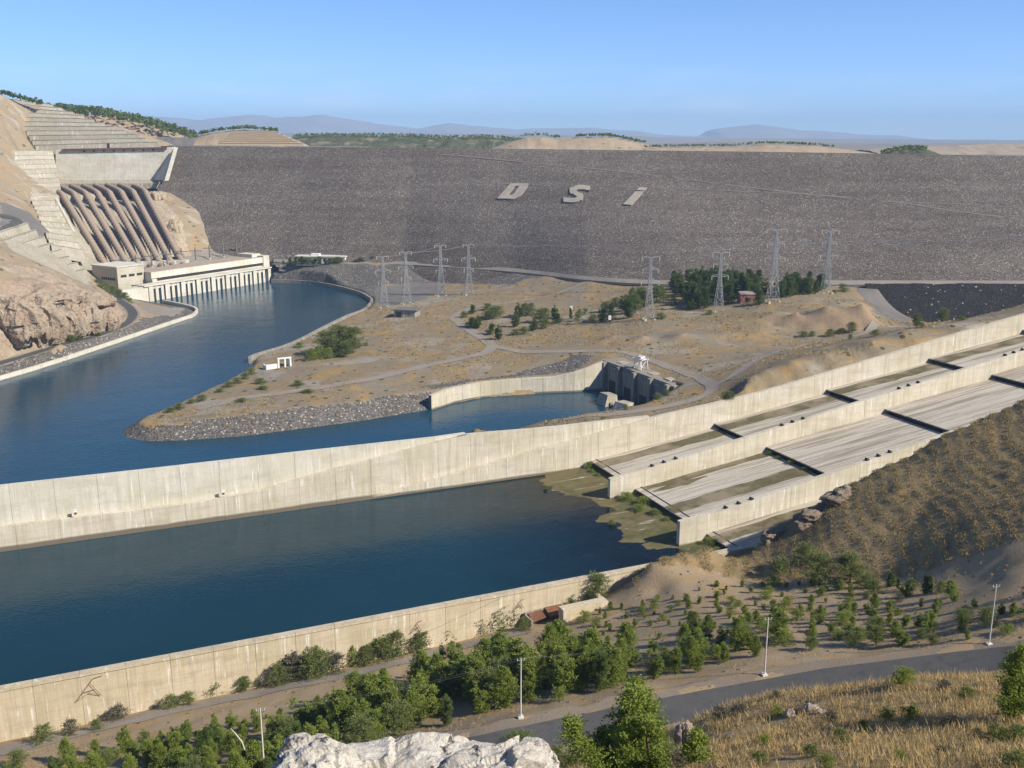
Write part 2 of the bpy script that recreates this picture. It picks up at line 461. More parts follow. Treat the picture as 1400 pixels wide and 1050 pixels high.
def leaf_mat(name, c0, c1, trans=0.25):
    m = M(name, 0.75, 0.2)
    oi = m.node('ShaderNodeObjectInfo').outputs['Random']
    n = m.noise(m.obj(), 0.9, 3, 0.6)
    c = m.mix(m.val(n, 0.3, 0.7), c0 + (1,), c1 + (1,))
    c = m.mix(oi, c, m.mix(0.55, c, (0.62, 0.70, 0.50, 1), 'MULTIPLY'))
    m.color(c)
    tr = m.node('ShaderNodeBsdfTranslucent'); m.l.new(c, tr.inputs['Color'])
    mx = m.node('ShaderNodeMixShader'); mx.inputs[0].default_value = trans
    m.l.new(m.b.outputs[0], mx.inputs[1]); m.l.new(tr.outputs[0], mx.inputs[2]); m.l.new(mx.outputs[0], m.out.inputs['Surface'])
    return m.m
MAT['pine'] = leaf_mat('pine_needles', (0.20, 0.255, 0.045), (0.31, 0.35, 0.08), 0.38)
MAT['dark_pine'] = leaf_mat('dark_pine_needles', (0.095, 0.14, 0.035), (0.15, 0.19, 0.05), 0.3)
MAT['bush'] = leaf_mat('bush_leaves', (0.15, 0.19, 0.055), (0.24, 0.26, 0.095), 0.35)
MAT['grey_bush'] = leaf_mat('grey_bush_leaves', (0.12, 0.115, 0.085), (0.17, 0.16, 0.115))
MAT['grass'] = leaf_mat('dry_grass_blades', (0.44, 0.31, 0.14), (0.56, 0.42, 0.215), 0.35)
MAT['scrub_leaf'] = leaf_mat('dry_scrub', (0.27, 0.205, 0.095), (0.39, 0.295, 0.14), 0.25)

# penstock paint: faded red-brown, dust on top
m = M('penstock_paint', 0.65, 0.3); p = m.pos(); n = m.noise(p, 0.12, 5); n2 = m.noise(p, 0.9, 4)
up = m.sep(m.node('ShaderNodeNewGeometry').outputs['Normal'])[2]
c = m.mix(m.val(n, 0.35, 0.65), (0.15, 0.105, 0.095, 1), (0.21, 0.155, 0.125, 1))
c = m.mix(m.math('MULTIPLY', m.val(m.math('ADD', up, m.math('MULTIPLY', n2, 0.5)), 0.55, 1.2), 0.75), c, (0.38, 0.31, 0.225, 1))
m.color(c); MAT['penstock'] = m.m

def rock_mat(name, base, dark, warm, scale=0.12, lichen=None):
    m = M(name, 0.95, 0.15); p = m.pos()
    a = m.noise(p, scale, 7, 0.65, 0.8); b = m.noise(p, scale * 5, 6, 0.7); v = m.voro(p, scale * 2.2, 'Distance', 'DISTANCE_TO_EDGE')
    c = m.mix(m.val(a, 0.42, 0.62), base + (1,), warm + (1,))
    c = m.mix(m.val(b, 0.52, 0.68), c, dark + (1,))
    c = m.mix(m.math('MULTIPLY', m.math('SUBTRACT', 1.0, m.val(m.math('ADD', v, m.math('MULTIPLY', b, 0.12)), 0.05, 0.11), True), 0.3), c, tuple(x * 0.5 for x in dark) + (1,))
    if lichen:
        q = m.noise(m.mapping(p, (1, 1, 1.8)), lichen, 6, 0.65, 0.6)
        c = m.mix(m.val(q, 0.57, 0.61), c, (0.085, 0.075, 0.075, 1))
        q3 = m.noise(p, lichen * 4, 5, 0.7)
        c = m.mix(m.math('MULTIPLY', m.val(q3, 0.5, 0.7), 0.5), c, (0.28, 0.255, 0.22, 1))
    m.color(c); m.bump(m.math('ADD', a, m.math('MULTIPLY', b, 0.6)), 1.0, 2.0 / max(scale * 10, 0.5))
    return m.m
MAT['cliff'] = rock_mat('cliff_rock', (0.38, 0.315, 0.235), (0.19, 0.155, 0.12), (0.36, 0.265, 0.19), 0.07)
MAT['abutment'] = rock_mat('abutment_rock', (0.46, 0.39, 0.29), (0.26, 0.21, 0.155), (0.42, 0.33, 0.22), 0.05)
MAT['white_rock'] = rock_mat('white_limestone', (0.58, 0.55, 0.49), (0.36, 0.33, 0.285), (0.50, 0.465, 0.40), 0.9, 1.15)
MAT['shaded_ridge_rock'] = rock_mat('shaded_ridge_rock', (0.25, 0.205, 0.155), (0.13, 0.105, 0.08), (0.22, 0.165, 0.115), 0.25)  # rock tone darkened to paint in the shade along the ridge edge
MAT['boulder'] = rock_mat('boulder_rock', (0.36, 0.30, 0.24), (0.2, 0.165, 0.13), (0.34, 0.26, 0.19), 0.6)

def water_mat(name, body, rough, scale, strength, depth_axis=False):
    m = M(name, rough, 0.26); p = m.pos()
    m.b.inputs['IOR'].default_value = 1.33
    big = m.noise(p, 0.006, 4, 0.6)
    c = m.mix(m.val(big, 0.35, 0.7), body + (1,), tuple(x * 1.35 for x in body) + (1,))
    m.color(c)
    w1 = m.noise(m.mapping(p, (1, 1.5, 1), (0, 0, 0.4)), scale, 4, 0.6, 0.3); w2 = m.noise(p, scale * 0.16, 3, 0.6)
    m.bump(m.math('ADD', w1, m.math('MULTIPLY', w2, 2.0)), strength, 0.5)
    if depth_axis:
        # depth grows away from the concrete apron (object x = distance along the spillway)
        o = m.sep(m.obj()); ns = m.noise(p, 0.07, 4, 0.6)
        s = m.math('ADD', o[0], m.math('MULTIPLY', m.math('SUBTRACT', ns, 0.5), 26.0))
        s = m.math('ADD', s, m.math('MULTIPLY', o[1], -0.10))
        depth = m.val(s, -24.0, -92.0)
        alpha = m.math('POWER', depth, 0.8)
        tr = m.node('ShaderNodeBsdfTransparent'); tr.inputs[0].default_value = (0.70, 0.82, 0.72, 1)
        gl = m.node('ShaderNodeBsdfGlossy'); gl.inputs['Roughness'].default_value = rough
        m.l.new(m.b.inputs['Normal'].links[0].from_socket, gl.inputs['Normal'])
        fr = m.node('ShaderNodeFresnel'); fr.inputs['IOR'].default_value = 1.33
        m.l.new(m.b.inputs['Normal'].links[0].from_socket, fr.inputs['Normal'])
        sh = m.node('ShaderNodeMixShader'); m.l.new(fr.outputs[0], sh.inputs[0]); m.l.new(tr.outputs[0], sh.inputs[1]); m.l.new(gl.outputs[0], sh.inputs[2])
        mx = m.node('ShaderNodeMixShader'); m.l.new(alpha, mx.inputs[0]); m.l.new(sh.outputs[0], mx.inputs[1]); m.l.new(m.b.outputs[0], mx.inputs[2])
        m.l.new(mx.outputs[0], m.out.inputs['Surface'])
    return m.m
MAT['river'] = water_mat('river_water', (0.008, 0.040, 0.066), 0.12, 0.30, 0.30)
MAT['basin'] = water_mat('basin_water', (0.005, 0.027, 0.040), 0.04, 0.55, 0.16, True)

# ================================================================== SPILLWAY FRAME
# s runs up the chute, v runs across it towards the camera
SO = np.array([36.0, 483.0]); SA = np.array([0.92, 0.392]); SA = SA / np.linalg.norm(SA); SN = np.array([SA[1], -SA[0]])
SROT = math.atan2(SA[1], SA[0])
def SV(s, v):
    return SO + SA * s + SN * v
def to_sv(x, y):
    dx = np.asarray(x) - SO[0]; dy = np.asarray(y) - SO[1]
    return dx * SA[0] + dy * SA[1], dx * SN[0] + dy * SN[1]
def vplane(px, py, v):
    """where the pixel's ray meets the upright plane v = const: returns s, z"""
    d = ray(px, py); q = SO + SN * v
    t = np.dot(q, SN) / np.dot(d[:2], SN)
    s, _ = to_sv(d[0] * t, d[1] * t)
    return float(s), CAMZ + d[2] * t
STEP = 75.0; RISE = 11.6; DROP = 2.5
def floor_z(s):
    if s < 5: return 0.05 * (s + 22)
    k = math.floor((s - 5) / STEP)
    return 1.3 + RISE * k + DROP + (s - 5 - k * STEP) / STEP * (RISE - DROP)
def floor_mean(s):
    return max(0.0, 1.3 + RISE * (s - 5) / STEP)

# ================================================================== NEAR HILLSIDE
ROADPX = [(420, 1075, 38), (593, 1037, 40), (672, 1021, 42), (750, 1005, 43), (814, 992, 43.5), (900, 974, 44), (1007, 954, 45), (1133, 931, 48), (1250, 915, 51), (1345, 903, 54), (1440, 893, 58), (1600, 878, 64), (1750, 862, 70)]
ctl = []
for px, py, z in [(0, 1020, 5), (200, 975, 5), (400, 932, 5), (560, 892, 5), (700, 858, 6), (745, 848, 7), (790, 838, 8),
                  (100, 1015, 7), (300, 972, 8), (450, 938, 8), (600, 905, 9),
                  (850, 838, 14), (820, 815, 8), (900, 812, 18), (760, 880, 15), (700, 900, 18), (600, 950, 20), (450, 1000, 20), (300, 1030, 18),
                  (850, 890, 27), (900, 905, 32), (1000, 800, 24), (1000, 850, 32), (1000, 890, 39), (1100, 800, 29), (1100, 860, 38), (1250, 800, 38), (1250, 850, 45), (1400, 850, 57), (1400, 790, 58), (1320, 800, 46),
                  (870, 790, 17), (1000, 778, 21), (1080, 775, 26), (1150, 760, 32), (1250, 750, 40), (1330, 740, 50), (1200, 785, 33), (1400, 730, 58),
                  (712, 980, 43), (1045, 922, 45), (1352, 880, 55), (880, 945, 43)] + ROADPX:
    ctl.append(P(px, py, z))
for px, py, o in [(1000, 968, 95), (1100, 955, 93), (1200, 945, 90), (1300, 930, 88), (1390, 930, 85), (930, 1002, 100), (900, 1050, 74), (1150, 1050, 57), (1400, 1050, 46), (1250, 1000, 70), (1050, 1000, 84),
                  (800, 1052, 112), (740, 1034, 135), (860, 1040, 108)]:
    ctl.append(PO(px, py, o))
for q in [(0, 0, 163.2), (4, 12, 154), (-3, 28, 143.2), (-26, 30, 124), (-50, 20, 120), (30, 20, 146), (60, 30, 140), (12, 28, 141), (-12, 40, 128), (-40, 70, 92), (-25, 110, 70), (-70, 120, 60), (-60, 185, 36), (-110, 160, 34), (-140, 205, 12),
          (18, 128, 75), (40, 128, 76), (60, 128, 80), (80, 128, 84), (0, 145, 66), (110, 110, 105), (130, 140, 90),
          (150, 200, 66), (220, 220, 80), (250, 300, 84), (300, 380, 86), (230, 400, 52), (-30, -20, 158), (40, -20, 165)]:
    ctl.append(np.array(q, float))
for s in (-420, -340):
    q = SV(s, 153); ctl.append(np.array([q[0], q[1], 5]))
    q = SV(s, 200); ctl.append(np.array([q[0], q[1], 16]))
for s in (-20, 30, 80, 130, 180, 230, 300):           # behind the scrub hill, down to the chute's near wall
    q = SV(s, 151.0); ctl.append(np.array([q[0], q[1], floor_mean(s) + 10]))
for px, py, v in [(893, 770, 163), (925, 760, 160), (970, 749, 158), (1060, 731, 158), (1085, 712, 159), (1110, 697, 160), (1150, 667, 162), (1200, 641, 165), (1280, 601, 170), (1340, 573, 175), (1400, 546, 180), (1460, 520, 186)]:
    s, z = vplane(px, py, v); q = SV(s, v); ctl.append(np.array([q[0], q[1], z + 0.5])); print('ridge', px, round(s), round(z))
    if px > 1000:
        z2 = vplane(px, py + 45, v + 22); q = SV(z2[0], v + 22); ctl.append(np.array([q[0], q[1], z2[1]]))
rbf_near = RBF(ctl)
RIDGE = np.array([P(px, py, z)[:2] for px, py, z in [(905, 768, 21), (1060, 730, 24), (1200, 640, 42), (1400, 545, 60)]])
def scrub_mask(x, y):
    """1 on the brown scrub hill"""
    s, v = to_sv(x, y)
    lim = np.interp(s, [-70, -45, -25, -8, 10, 40, 260], [166, 172, 195, 226, 258, 300, 320])
    a = np.clip((s + 75) / 15, 0, 1) * np.clip((lim - v) / 10, 0, 1)
    return a
def H_near(x, y):
    x = np.asarray(x, float); y = np.asarray(y, float)
    z = rbf_near(x, y)
    s, v = to_sv(x, y)
    away = np.clip((v - 153) / 8, 0, 1)
    z = z + fbm(x / 26, y / 26, 4, 3) * 1.6 * away + fbm(x / 6, y / 6, 3, 9) * 0.35 * away
    m = scrub_mask(x, y)
    rows = np.sin((v * 0.55 + s * 0.8 + 9 * fbm(x / 40, y / 40, 3, 5)) * 2 * math.pi / 4.6)
    g = fbm(x / 16, y / 16, 5, 21)
    z = z + m * away * (rows * 0.17 * np.clip(0.6 + 1.5 * fbm(x / 25, y / 25, 3, 6), 0, 1) + g * 1.0 + fbm(x / 4, y / 4, 3, 22) * 0.5)
    return z
# road platform is cut into the slope
ROADW = np.array([P(*q) for q in ROADPX])
def dist_poly(x, y, pts):
    best = np.full(np.shape(x), 1e9); zz = np.zeros(np.shape(x))
    for a, b in zip(pts[:-1], pts[1:]):
        d = b[:2] - a[:2]; L = float(np.dot(d, d))
        t = np.clip(((x - a[0]) * d[0] + (y - a[1]) * d[1]) / L, 0, 1)
        r = np.hypot(x - a[0] - t * d[0], y - a[1] - t * d[1])
        k = r < best
        best = np.where(k, r, best); zz = np.where(k, a[2] + (b[2] - a[2]) * t if len(a) > 2 else 0, zz)
    return best, zz
def spline(pts, n=8):
    """Catmull-Rom through points"""
    p = np.array(pts, float); q = np.vstack([2 * p[0] - p[1], p, 2 * p[-1] - p[-2]]); out = []
    for i in range(1, len(q) - 2):
        for t in np.linspace(0, 1, n, endpoint=False):
            out.append(0.5 * ((2 * q[i]) + (-q[i - 1] + q[i + 1]) * t + (2 * q[i - 1] - 5 * q[i] + 4 * q[i + 1] - q[i + 2]) * t ** 2 + (-q[i - 1] + 3 * q[i] - 3 * q[i + 1] + q[i + 2]) * t ** 3))
    out.append(q[-2]); return np.array(out)
ROADS = spline(ROADW, 6)
def H_near2(x, y):
    z = H_near(x, y)
    d, rz = dist_poly(np.asarray(x, float), np.asarray(y, float), ROADW)
    k = np.clip((13.0 - d) / 6.0, 0, 1); k = k * k * (3 - 2 * k)
    return z * (1 - k) + (rz - 0.05) * k

def sv_grid(name, s0, s1, v0, v1, step, H, mat):
    ss = np.arange(s0, s1 + step * 0.5, step); vv = np.arange(v0, v1 + step * 0.5, step)
    S, V = np.meshgrid(ss, vv)
    X = SO[0] + SA[0] * S + SN[0] * V; Y = SO[1] + SA[1] * S + SN[1] * V
    return X, Y, H(X, Y)
X, Y, Z = sv_grid('g', -440, 420, 151.0, 331.0, 1.6, H_near2, None)
me = grid_mesh('near_hillside', X, Y, Z, MAT['near'])
me.materials.append(MAT['scrub'])
cx = np.empty(len(me.polygons) * 3); me.polygons.foreach_get('center', cx); cx = cx.reshape(-1, 3)
mk = scrub_mask(cx[:, 0], cx[:, 1]) + 0.5 * fbm(cx[:, 0] / 9, cx[:, 1] / 9, 3, 31)
me.polygons.foreach_set('material_index', (mk > 0.5).astype(np.int32))
tag(link('near_hillside', me), kind='structure')
X, Y, Z = sv_grid('g', -300, -30, 331.0, 471.0, 0.7, H_near2, None)
me = grid_mesh('viewpoint_hill', X, Y, Z, MAT['straw'])
tag(link('viewpoint_hill', me), kind='structure')

def strip(pts, width, H=None, lift=0.1, cross=3, ragged=0.0, seed=1):
    """ribbon of ground-hugging quads along a polyline (n,3 or n,2)"""
    pts = np.array(pts, float); n = len(pts)
    V = []; F = []
    for i in range(n):
        d = pts[min(i + 1, n - 1)][:2] - pts[max(i - 1, 0)][:2]; d = d / max(np.linalg.norm(d), 1e-6); nn = np.array([-d[1], d[0]])
        w = width[i] if hasattr(width, '__len__') else width
        for k in range(cross + 1):
            t = k / cross - 0.5
            r = ragged * (fbm(np.array([i * 0.37]), np.array([k * 3.1 + seed]), 3, seed)[0]) if k in (0, cross) else 0
            q = pts[i][:2] + nn * (w * t + r)
            z = (H(np.array([q[0]]), np.array([q[1]]))[0] if H is not None else pts[i][2]) + lift
            V.append((q[0], q[1], z))
    c = cross + 1
    for i in range(n - 1):
        for k in range(cross):
            F.append((i * c + k, (i + 1) * c + k, (i + 1) * c + k + 1, i * c + k + 1))
    return V, F
def ribbon(name, pts, width, mat, H=None, lift=0.1, cross=3, ragged=0.0, seed=1, parent=None):
    V, F = strip(pts, width, H, lift, cross, ragged, seed)
    me = mesh_from(name, V, F, mat, True)
    if me.polygons and me.polygons[0].normal.z < 0: me.flip_normals()
    return link(name, me, parent)
tag(ribbon('road_verge', ROADS, 16.0, MAT['verge'], None, 0.06, 4, 2.2), kind='structure')
tag(ribbon('road', ROADS, 9.6, MAT['asphalt'], None, 0.14, 4, 0.35), kind='structure')
pathpts = [hit(px, py, H_near2) for px, py in [(-60, 1040), (40, 1018), (120, 998), (210, 977), (300, 958), (400, 938), (500, 917), (590, 896), (660, 876), (720, 862)]]
tag(ribbon('wall_path', spline([p for p in pathpts if p is not None], 10), 7.5, MAT['gravel'], H_near2, 0.16, 3, 0.9, 4), kind='structure')

# ================================================================== DAM
CREST = [(-900, 1573, 157), (-487, 1440, 155), (-100, 1315, 153.4), (300, 1187, 150), (570, 1100, 146.5), (1100, 930, 142)]
TOEPX = [(375, 357, 20.5), (470, 360, 22.5), (550, 360, 24.5), (700, 370, 27), (807, 381, 30), (925, 386, 33), (1162, 386.5, 38), (1400, 387, 42)]
TOE = [np.array([-900, 1330, 25.0])] + [P(*q) for q in TOEPX] + [np.array([1100, 690, 50.0])]
_cx = np.array(CREST); _tx = np.array(TOE)
def dam_lines(x):
    return (np.interp(x, _cx[:, 0], _cx[:, 1]), np.interp(x, _cx[:, 0], _cx[:, 2]), np.interp(x, _tx[:, 0], _tx[:, 1]), np.interp(x, _tx[:, 0], _tx[:, 2]))
def H_dam(x, y):
    yc, zc, yt, zt = dam_lines(x)
    t = (yc - y) / (yc - yt)
    return np.where(t < 0, zc, zc + (zt - zc) * t)
dam = thing('dam', (0, 1280, 0), 0, 'long dark rockfill dam with berm roads closing the whole valley', 'dam')
xs = np.linspace(-640, 1050, 420); ts = np.concatenate([np.linspace(0, 1.0, 60), np.linspace(1.01, 1.45, 20)])
X, T = np.meshgrid(xs, ts); yc, zc, yt, zt = dam_lines(X)
Y = yc - T * (yc - yt); Z = zc + (zt - zc) * T + fbm(X / 18, Y / 18, 4, 41) * 0.8 * np.clip(T * 20, 0, 1)
def proj(X, Y, Z):
    dep = Y * CP - (Z - CAMZ) * SP
    return 700 + FPX * X / dep, 525 - FPX * (Y * SP + (Z - CAMZ) * CP) / dep
def abut(X, Y, Z):
    px, py = proj(X, Y, Z)
    return px - np.interp(py, [150, 196, 247, 262, 300, 330, 350, 360], [236, 236, 221, 208, 222, 236, 244, 244])
me = grid_mesh('rock_face', X, Y - 1280, Z, MAT['dam'], (abut(X, Y, Z) > 0) & (T <= np.where(X < -215, 1.0, np.where(X > 312, 1.012, 1.13)))); link('rock_face', me, dam)
def dpt(px, py, lift=0.0):
    p = hit(px, py, H_dam, 500, 2500, 1200); p = p.copy(); p[2] += lift; return p
b = MB()
for i in range(len(CREST) - 1):                         # crest slab, real thickness
    a, c = CREST[i], CREST[i + 1]
    b.poly8([(a[0], a[1] - 1280, a[2] - 4), (c[0], c[1] - 1280, c[2] - 4), (c[0], c[1] - 1264, c[2] - 4), (a[0], a[1] - 1264, a[2] - 4),
             (a[0], a[1] - 1280, a[2] + 0.3), (c[0], c[1] - 1280, c[2] + 0.3), (c[0], c[1] - 1264, c[2] + 0.3), (a[0], a[1] - 1264, a[2] + 0.3)])
b.build('crest_road', MAT['gravel'], dam)
b = MB()
for (x0, x1) in ((-487, -330), (-310, -190)):
    b = MB()
    for k in range(8):
        xa = x0 + (x1 - x0) * k / 8; xb = x0 + (x1 - x0) * (k + 1) / 8
        ya, za = dam_lines(xa)[:2]; yb, zb = dam_lines(xb)[:2]
        b.poly8([(xa, ya - 1280 + .6, za), (xb, yb - 1280 + .6, zb), (xb, yb - 1279, zb), (xa, ya - 1279, za), (xa, ya - 1280 + .6, za + 1.5), (xb, yb - 1280 + .6, zb + 1.5), (xb, yb - 1279, zb + 1.5), (xa, ya - 1279, za + 1.5)])
    b.build('crest_parapet', MAT['concrete_pale'], dam)
def dam_strip(name, pxs, w, mat, rise=0.5):
    pts = spline([dpt(*q) for q in pxs], 6)
    b = MB()
    for p, q in zip(pts[:-1], pts[1:]):                 # a level bench standing out of the slope
        o = np.array([0, -1280, 0]); f = np.array([0, -w, -w * 0.42]); up = np.array([0, 0, 0.9 + rise]); dn = np.array([0, 0, -1.0])
        b.poly8([p + o + f + dn, q + o + f + dn, q + o + dn, p + o + dn, p + o + f + up, q + o + f + up, q + o + up, p + o + up])
    return b.build(name, mat, dam)
dam_strip('berm_road', [(600, 210), (640, 213.5), (726, 222), (811, 230), (876, 237), (940, 244.6), (1007, 253.6), (1093, 263.6), (1204, 273), (1293, 286), (1400, 300), (1480, 312)], 2.6, MAT['berm'], -.65)
dam_strip('berm_road', [(690, 251.5), (822, 254), (940, 258.6), (1093, 265), (1204, 274.6), (1300, 278), (1400, 284), (1480, 290)], 1.5, MAT['berm'], -.65)
dam_strip('toe_road', [(375, 355), (470, 360), (550, 358.5), (700, 368), (807, 379.5), (925, 385), (1162, 385), (1400, 385.5), (1500, 385.5)], 7.0, MAT['gravel'], 0.3)
# black rock fill below the toe on the right
xs = np.linspace(318, 760, 120); ts = np.linspace(1.0, 1.5, 36)
X, T = np.meshgrid(xs, ts); yc, zc, yt, zt = dam_lines(X)
Y = yt - 6 - (T - 1) * 150; Z = zt + 0.2 - (T - 1) * 150 * 0.72 + fbm(X / 9, Y / 9, 4, 43) * 0.9
tag(link('rockfill_slope', grid_mesh('rockfill_slope', X, Y, Z, MAT['black_rock'])), kind='structure')

# letters laid out in pale stone on the dam face
def letter(name, label, loops, th=0.9):
    L0 = dpt(*loops[0][0]); b = MB()
    o = thing(name, (L0[0], L0[1], L0[2]), 0, label, 'letter', 'stone letters on the dam face')
    for lp in loops:
        pts = [dpt(*q, lift=0.3) - L0 for q in lp]
        b.prism(pts, (0, -0.7 * th, 1.4 * th))
    b.build('stone_stroke', MAT['letter'], o); return o
def c6(pts, ox=640, oy=160, s=4.667):
    return [(ox + x / s, oy + y / s) for x, y in pts]
letter('stone_letter', 'pale stone letter D laid on the dark dam face', [
    c6([(185, 527), (270, 430), (300, 430), (300, 447), (255, 503), (240, 527)]), c6([(300, 430), (385, 432), (381, 446), (325, 447), (300, 447)]),
    c6([(325, 447), (381, 446), (375, 458), (335, 508), (290, 530), (276, 505), (290, 497)]), c6([(240, 527), (255, 503), (276, 505), (290, 530)])])
def stroke(pts, w):
    pts = np.array(spline(pts, 4)); out = []
    for a, b_ in zip(pts[:-1], pts[1:]):
        out.append([(a[0] - w, a[1] - w * 0.3), (b_[0] - w, b_[1] - w * 0.3), (b_[0] + w, b_[1] + w * 0.3), (a[0] + w, a[1] + w * 0.3)])
    return out
def band(center, w):
    """offset band polygons along a curve, with vertical foreshortening"""
    c = np.array(spline(center, 5)); res = []
    L = []; Rr = []
    for i in range(len(c)):
        d = c[min(i + 1, len(c) - 1)] - c[max(i - 1, 0)]; d = d / np.linalg.norm(d); n_ = np.array([-d[1], d[0]])
        k = w * (1.0 if abs(n_[0]) > abs(n_[1]) else 0.62)
        L.append(c[i] + n_ * k); Rr.append(c[i] - n_ * k)
    return [[tuple(L[i]), tuple(L[i + 1]), tuple(Rr[i + 1]), tuple(Rr[i])] for i in range(len(c) - 1)]
letter('stone_letter', 'pale stone letter S laid on the dark dam face', [c6(q) for q in band([(778, 462), (735, 455), (695, 457), (668, 474), (685, 492), (712, 506), (705, 528), (665, 538), (607, 533)], 22)])
letter('stone_letter', 'pale stone letter i with its dot on the dark dam face', [c6([(1090, 457), (1141, 457), (1122, 477), (1074, 474)]), c6([(1068, 481), (1120, 482), (1042, 569), (988, 564)])])

# ================================================================== PENINSULA
SHORE = [(372, 386, 3), (410, 387.5, 3), (445, 391, 3), (490, 402, 3), (506, 410, 3), (510, 415, 3), (500, 427, 3), (475, 437, 3), (445, 452, 3), (400, 475, 3), (350, 491, 3), (344, 497, 4), (343, 502, 5), (333, 508, 8), (293, 530, 9), (258, 545, 9), (226, 561, 9), (177, 579, 10), (161, 590, 12), (166, 599, 13), (194, 605, 14), (243, 604, 16), (330, 598, 17), (400, 589, 17), (493, 577, 17), (588, 561, 15), (621, 551, 2.5), (662, 543, 2.5), (750, 537, 2.5), (797, 535, 2.5)]
sp = [np.append(P(a, b_, 0.0)[:2], w) for a, b_, w in SHORE]
_ga = P(828, 494, 19.0)[:2]; _gb = P(922, 528, 19.0)[:2]; _gd = (_gb - _ga) / np.linalg.norm(_gb - _ga); _gn = np.array([-_gd[1], _gd[0]])
for q in (_ga - _gd * 4 + _gn * 2.6, _gb - _gd * 1 + _gn * 2.6): sp.append(np.array([q[0], q[1], 2.0]))
for px, py, z, w in [(872, 553, 18, 5), (833, 558.5, 17.5, 6), (779, 566, 15, 6), (736, 572.5, 12, 5), (707, 582.5, 8, 5), (655, 586, 3, 3), (641, 590, 1, 2.5)]:
    q = P(px, py, z); sp.append(np.array([q[0], q[1] + 3.5, w]))
for s in (-55, -20, 0):
    q = SV(s, -4.2); sp.append(np.array([q[0], q[1], 1.2]))
for s in (40, 100, 200, 330, 460, 640):
    q = SV(s, -2.2); sp.append(np.array([q[0], q[1], 1.2]))
sp += [np.array([900, 760, 1]), np.array([900, 1150, 1]), np.array([-260, 1300, 1]), np.array([-300, 1215, 1])]
SHP = np.array(sp)
def shore_sd(x, y):
    """signed distance to the shore (inside > 0) and bank width there"""
    best = np.full(x.shape, 1e9); w = np.ones(x.shape); inside = np.zeros(x.shape, bool)
    n = len(SHP)
    for i in range(n):
        a = SHP[i]; b_ = SHP[(i + 1) % n]; d = b_[:2] - a[:2]; L = float(np.dot(d, d))
        t = np.clip(((x - a[0]) * d[0] + (y - a[1]) * d[1]) / L, 0, 1)
        r = np.hypot(x - a[0] - t * d[0], y - a[1] - t * d[1])
        k = r < best; best = np.where(k, r, best); w = np.where(k, a[2] + (b_[2] - a[2]) * t, w)
        cr = ((a[1] > y) != (b_[1] > y)) & (x < (b_[0] - a[0]) * (y - a[1]) / (b_[1] - a[1] + 1e-12) + a[0])
        inside ^= cr
    return np.where(inside, best, -best), w
ctl = []
for px, py, z in [(385, 374, 9), (378, 361, 19), (410, 362, 19), (400, 352, 20.5), (450, 354, 22.5), (500, 355, 24), (430, 390, 3.5), (490, 400, 3.5), (512, 412, 3.5), (500, 431, 4), (445, 456, 4), (400, 479, 4), (352, 496, 4),
                  (330, 513, 5), (290, 535, 5), (250, 552, 5), (190, 582, 5), (230, 588, 7), (330, 572, 8.5), (400, 556, 9), (480, 545, 9), (580, 531, 9.5), (250, 572, 6),
                  (640, 524, 10.5), (720, 514, 10.5), (780, 508, 11.5), (800, 495, 16), (826, 490, 19), (560, 520, 10), (640, 505, 11), (720, 495, 13),
                  (440, 500, 8), (400, 520, 8), (500, 520, 10), (500, 450, 6), (560, 430, 6), (530, 420, 5), (600, 450, 8.5), (640, 480, 10), (570, 480, 8.5), (650, 430, 9.5),
                  (700, 460, 13), (740, 430, 13.5), (740, 405, 14), (680, 395, 14), (620, 395, 9), (560, 395, 6), (480, 388, 6), (600, 380, 9), (640, 385, 13),
                  (450, 364, 20.5), (500, 364, 22), (550, 364, 23), (700, 374, 25), (750, 380, 26), (807, 385, 28), (820, 405, 20), (800, 430, 17), (800, 455, 17),
                  (887, 436, 26), (982, 426, 27), (1055, 411, 36), (1129, 400, 37), (1200, 394, 37), (925, 392, 31), (1000, 395, 34), (930, 410, 28), (1080, 395, 36),
                  (850, 460, 20), (900, 465, 22), (940, 450, 26), (1000, 450, 27), (1000, 470, 24), (1050, 445, 30), (1060, 425, 33), (1090, 440, 30), (1150, 420, 36), (1150, 432, 32), (1180, 412, 37), (1060, 455, 26.5), (1150, 456, 27), (1210, 450, 26), (1100, 475, 27), (1000, 490, 24), (930, 500, 22), (860, 495, 18.3), (880, 513, 18.3), (905, 524, 18.3), (930, 533, 20), (900, 552, 19.5), (850, 562, 18.5), (800, 572, 17), (740, 580, 12), (700, 588, 6), (662, 589, 2.5), (960, 545, 22), (960, 530, 22), (988, 548, 22.5), (1006, 545, 23.5), (1023, 518, 36), (1030, 530, 34),
                  (1230, 440, 22), (1262, 443, 20), (1300, 441, 22), (1350, 438, 26), (1190, 430, 27)]:
    ctl.append(P(px, py, z))
_t3x = [893, 970, 1050, 1171, 1290, 1400]; _t3y = [571, 553, 534, 498, 462, 430]
for px, pu in [(1026, 514), (1050, 506), (1085, 493), (1130, 482), (1190, 465), (1240, 453), (1300, 443)]:      # cut bank behind the chute wall
    s, z = vplane(px, float(np.interp(px, _t3x, _t3y)) - 1, -6); q = SV(s, -6); ctl.append(np.array([q[0], q[1], z - .5])); lo = q
    u = PY(px, pu, lo[1] + 9.0); ctl.append(u); u2 = PY(px, pu - 4, u[1] + 26.0); ctl.append(np.array([u2[0], u2[1], min(u2[2], u[2])]))
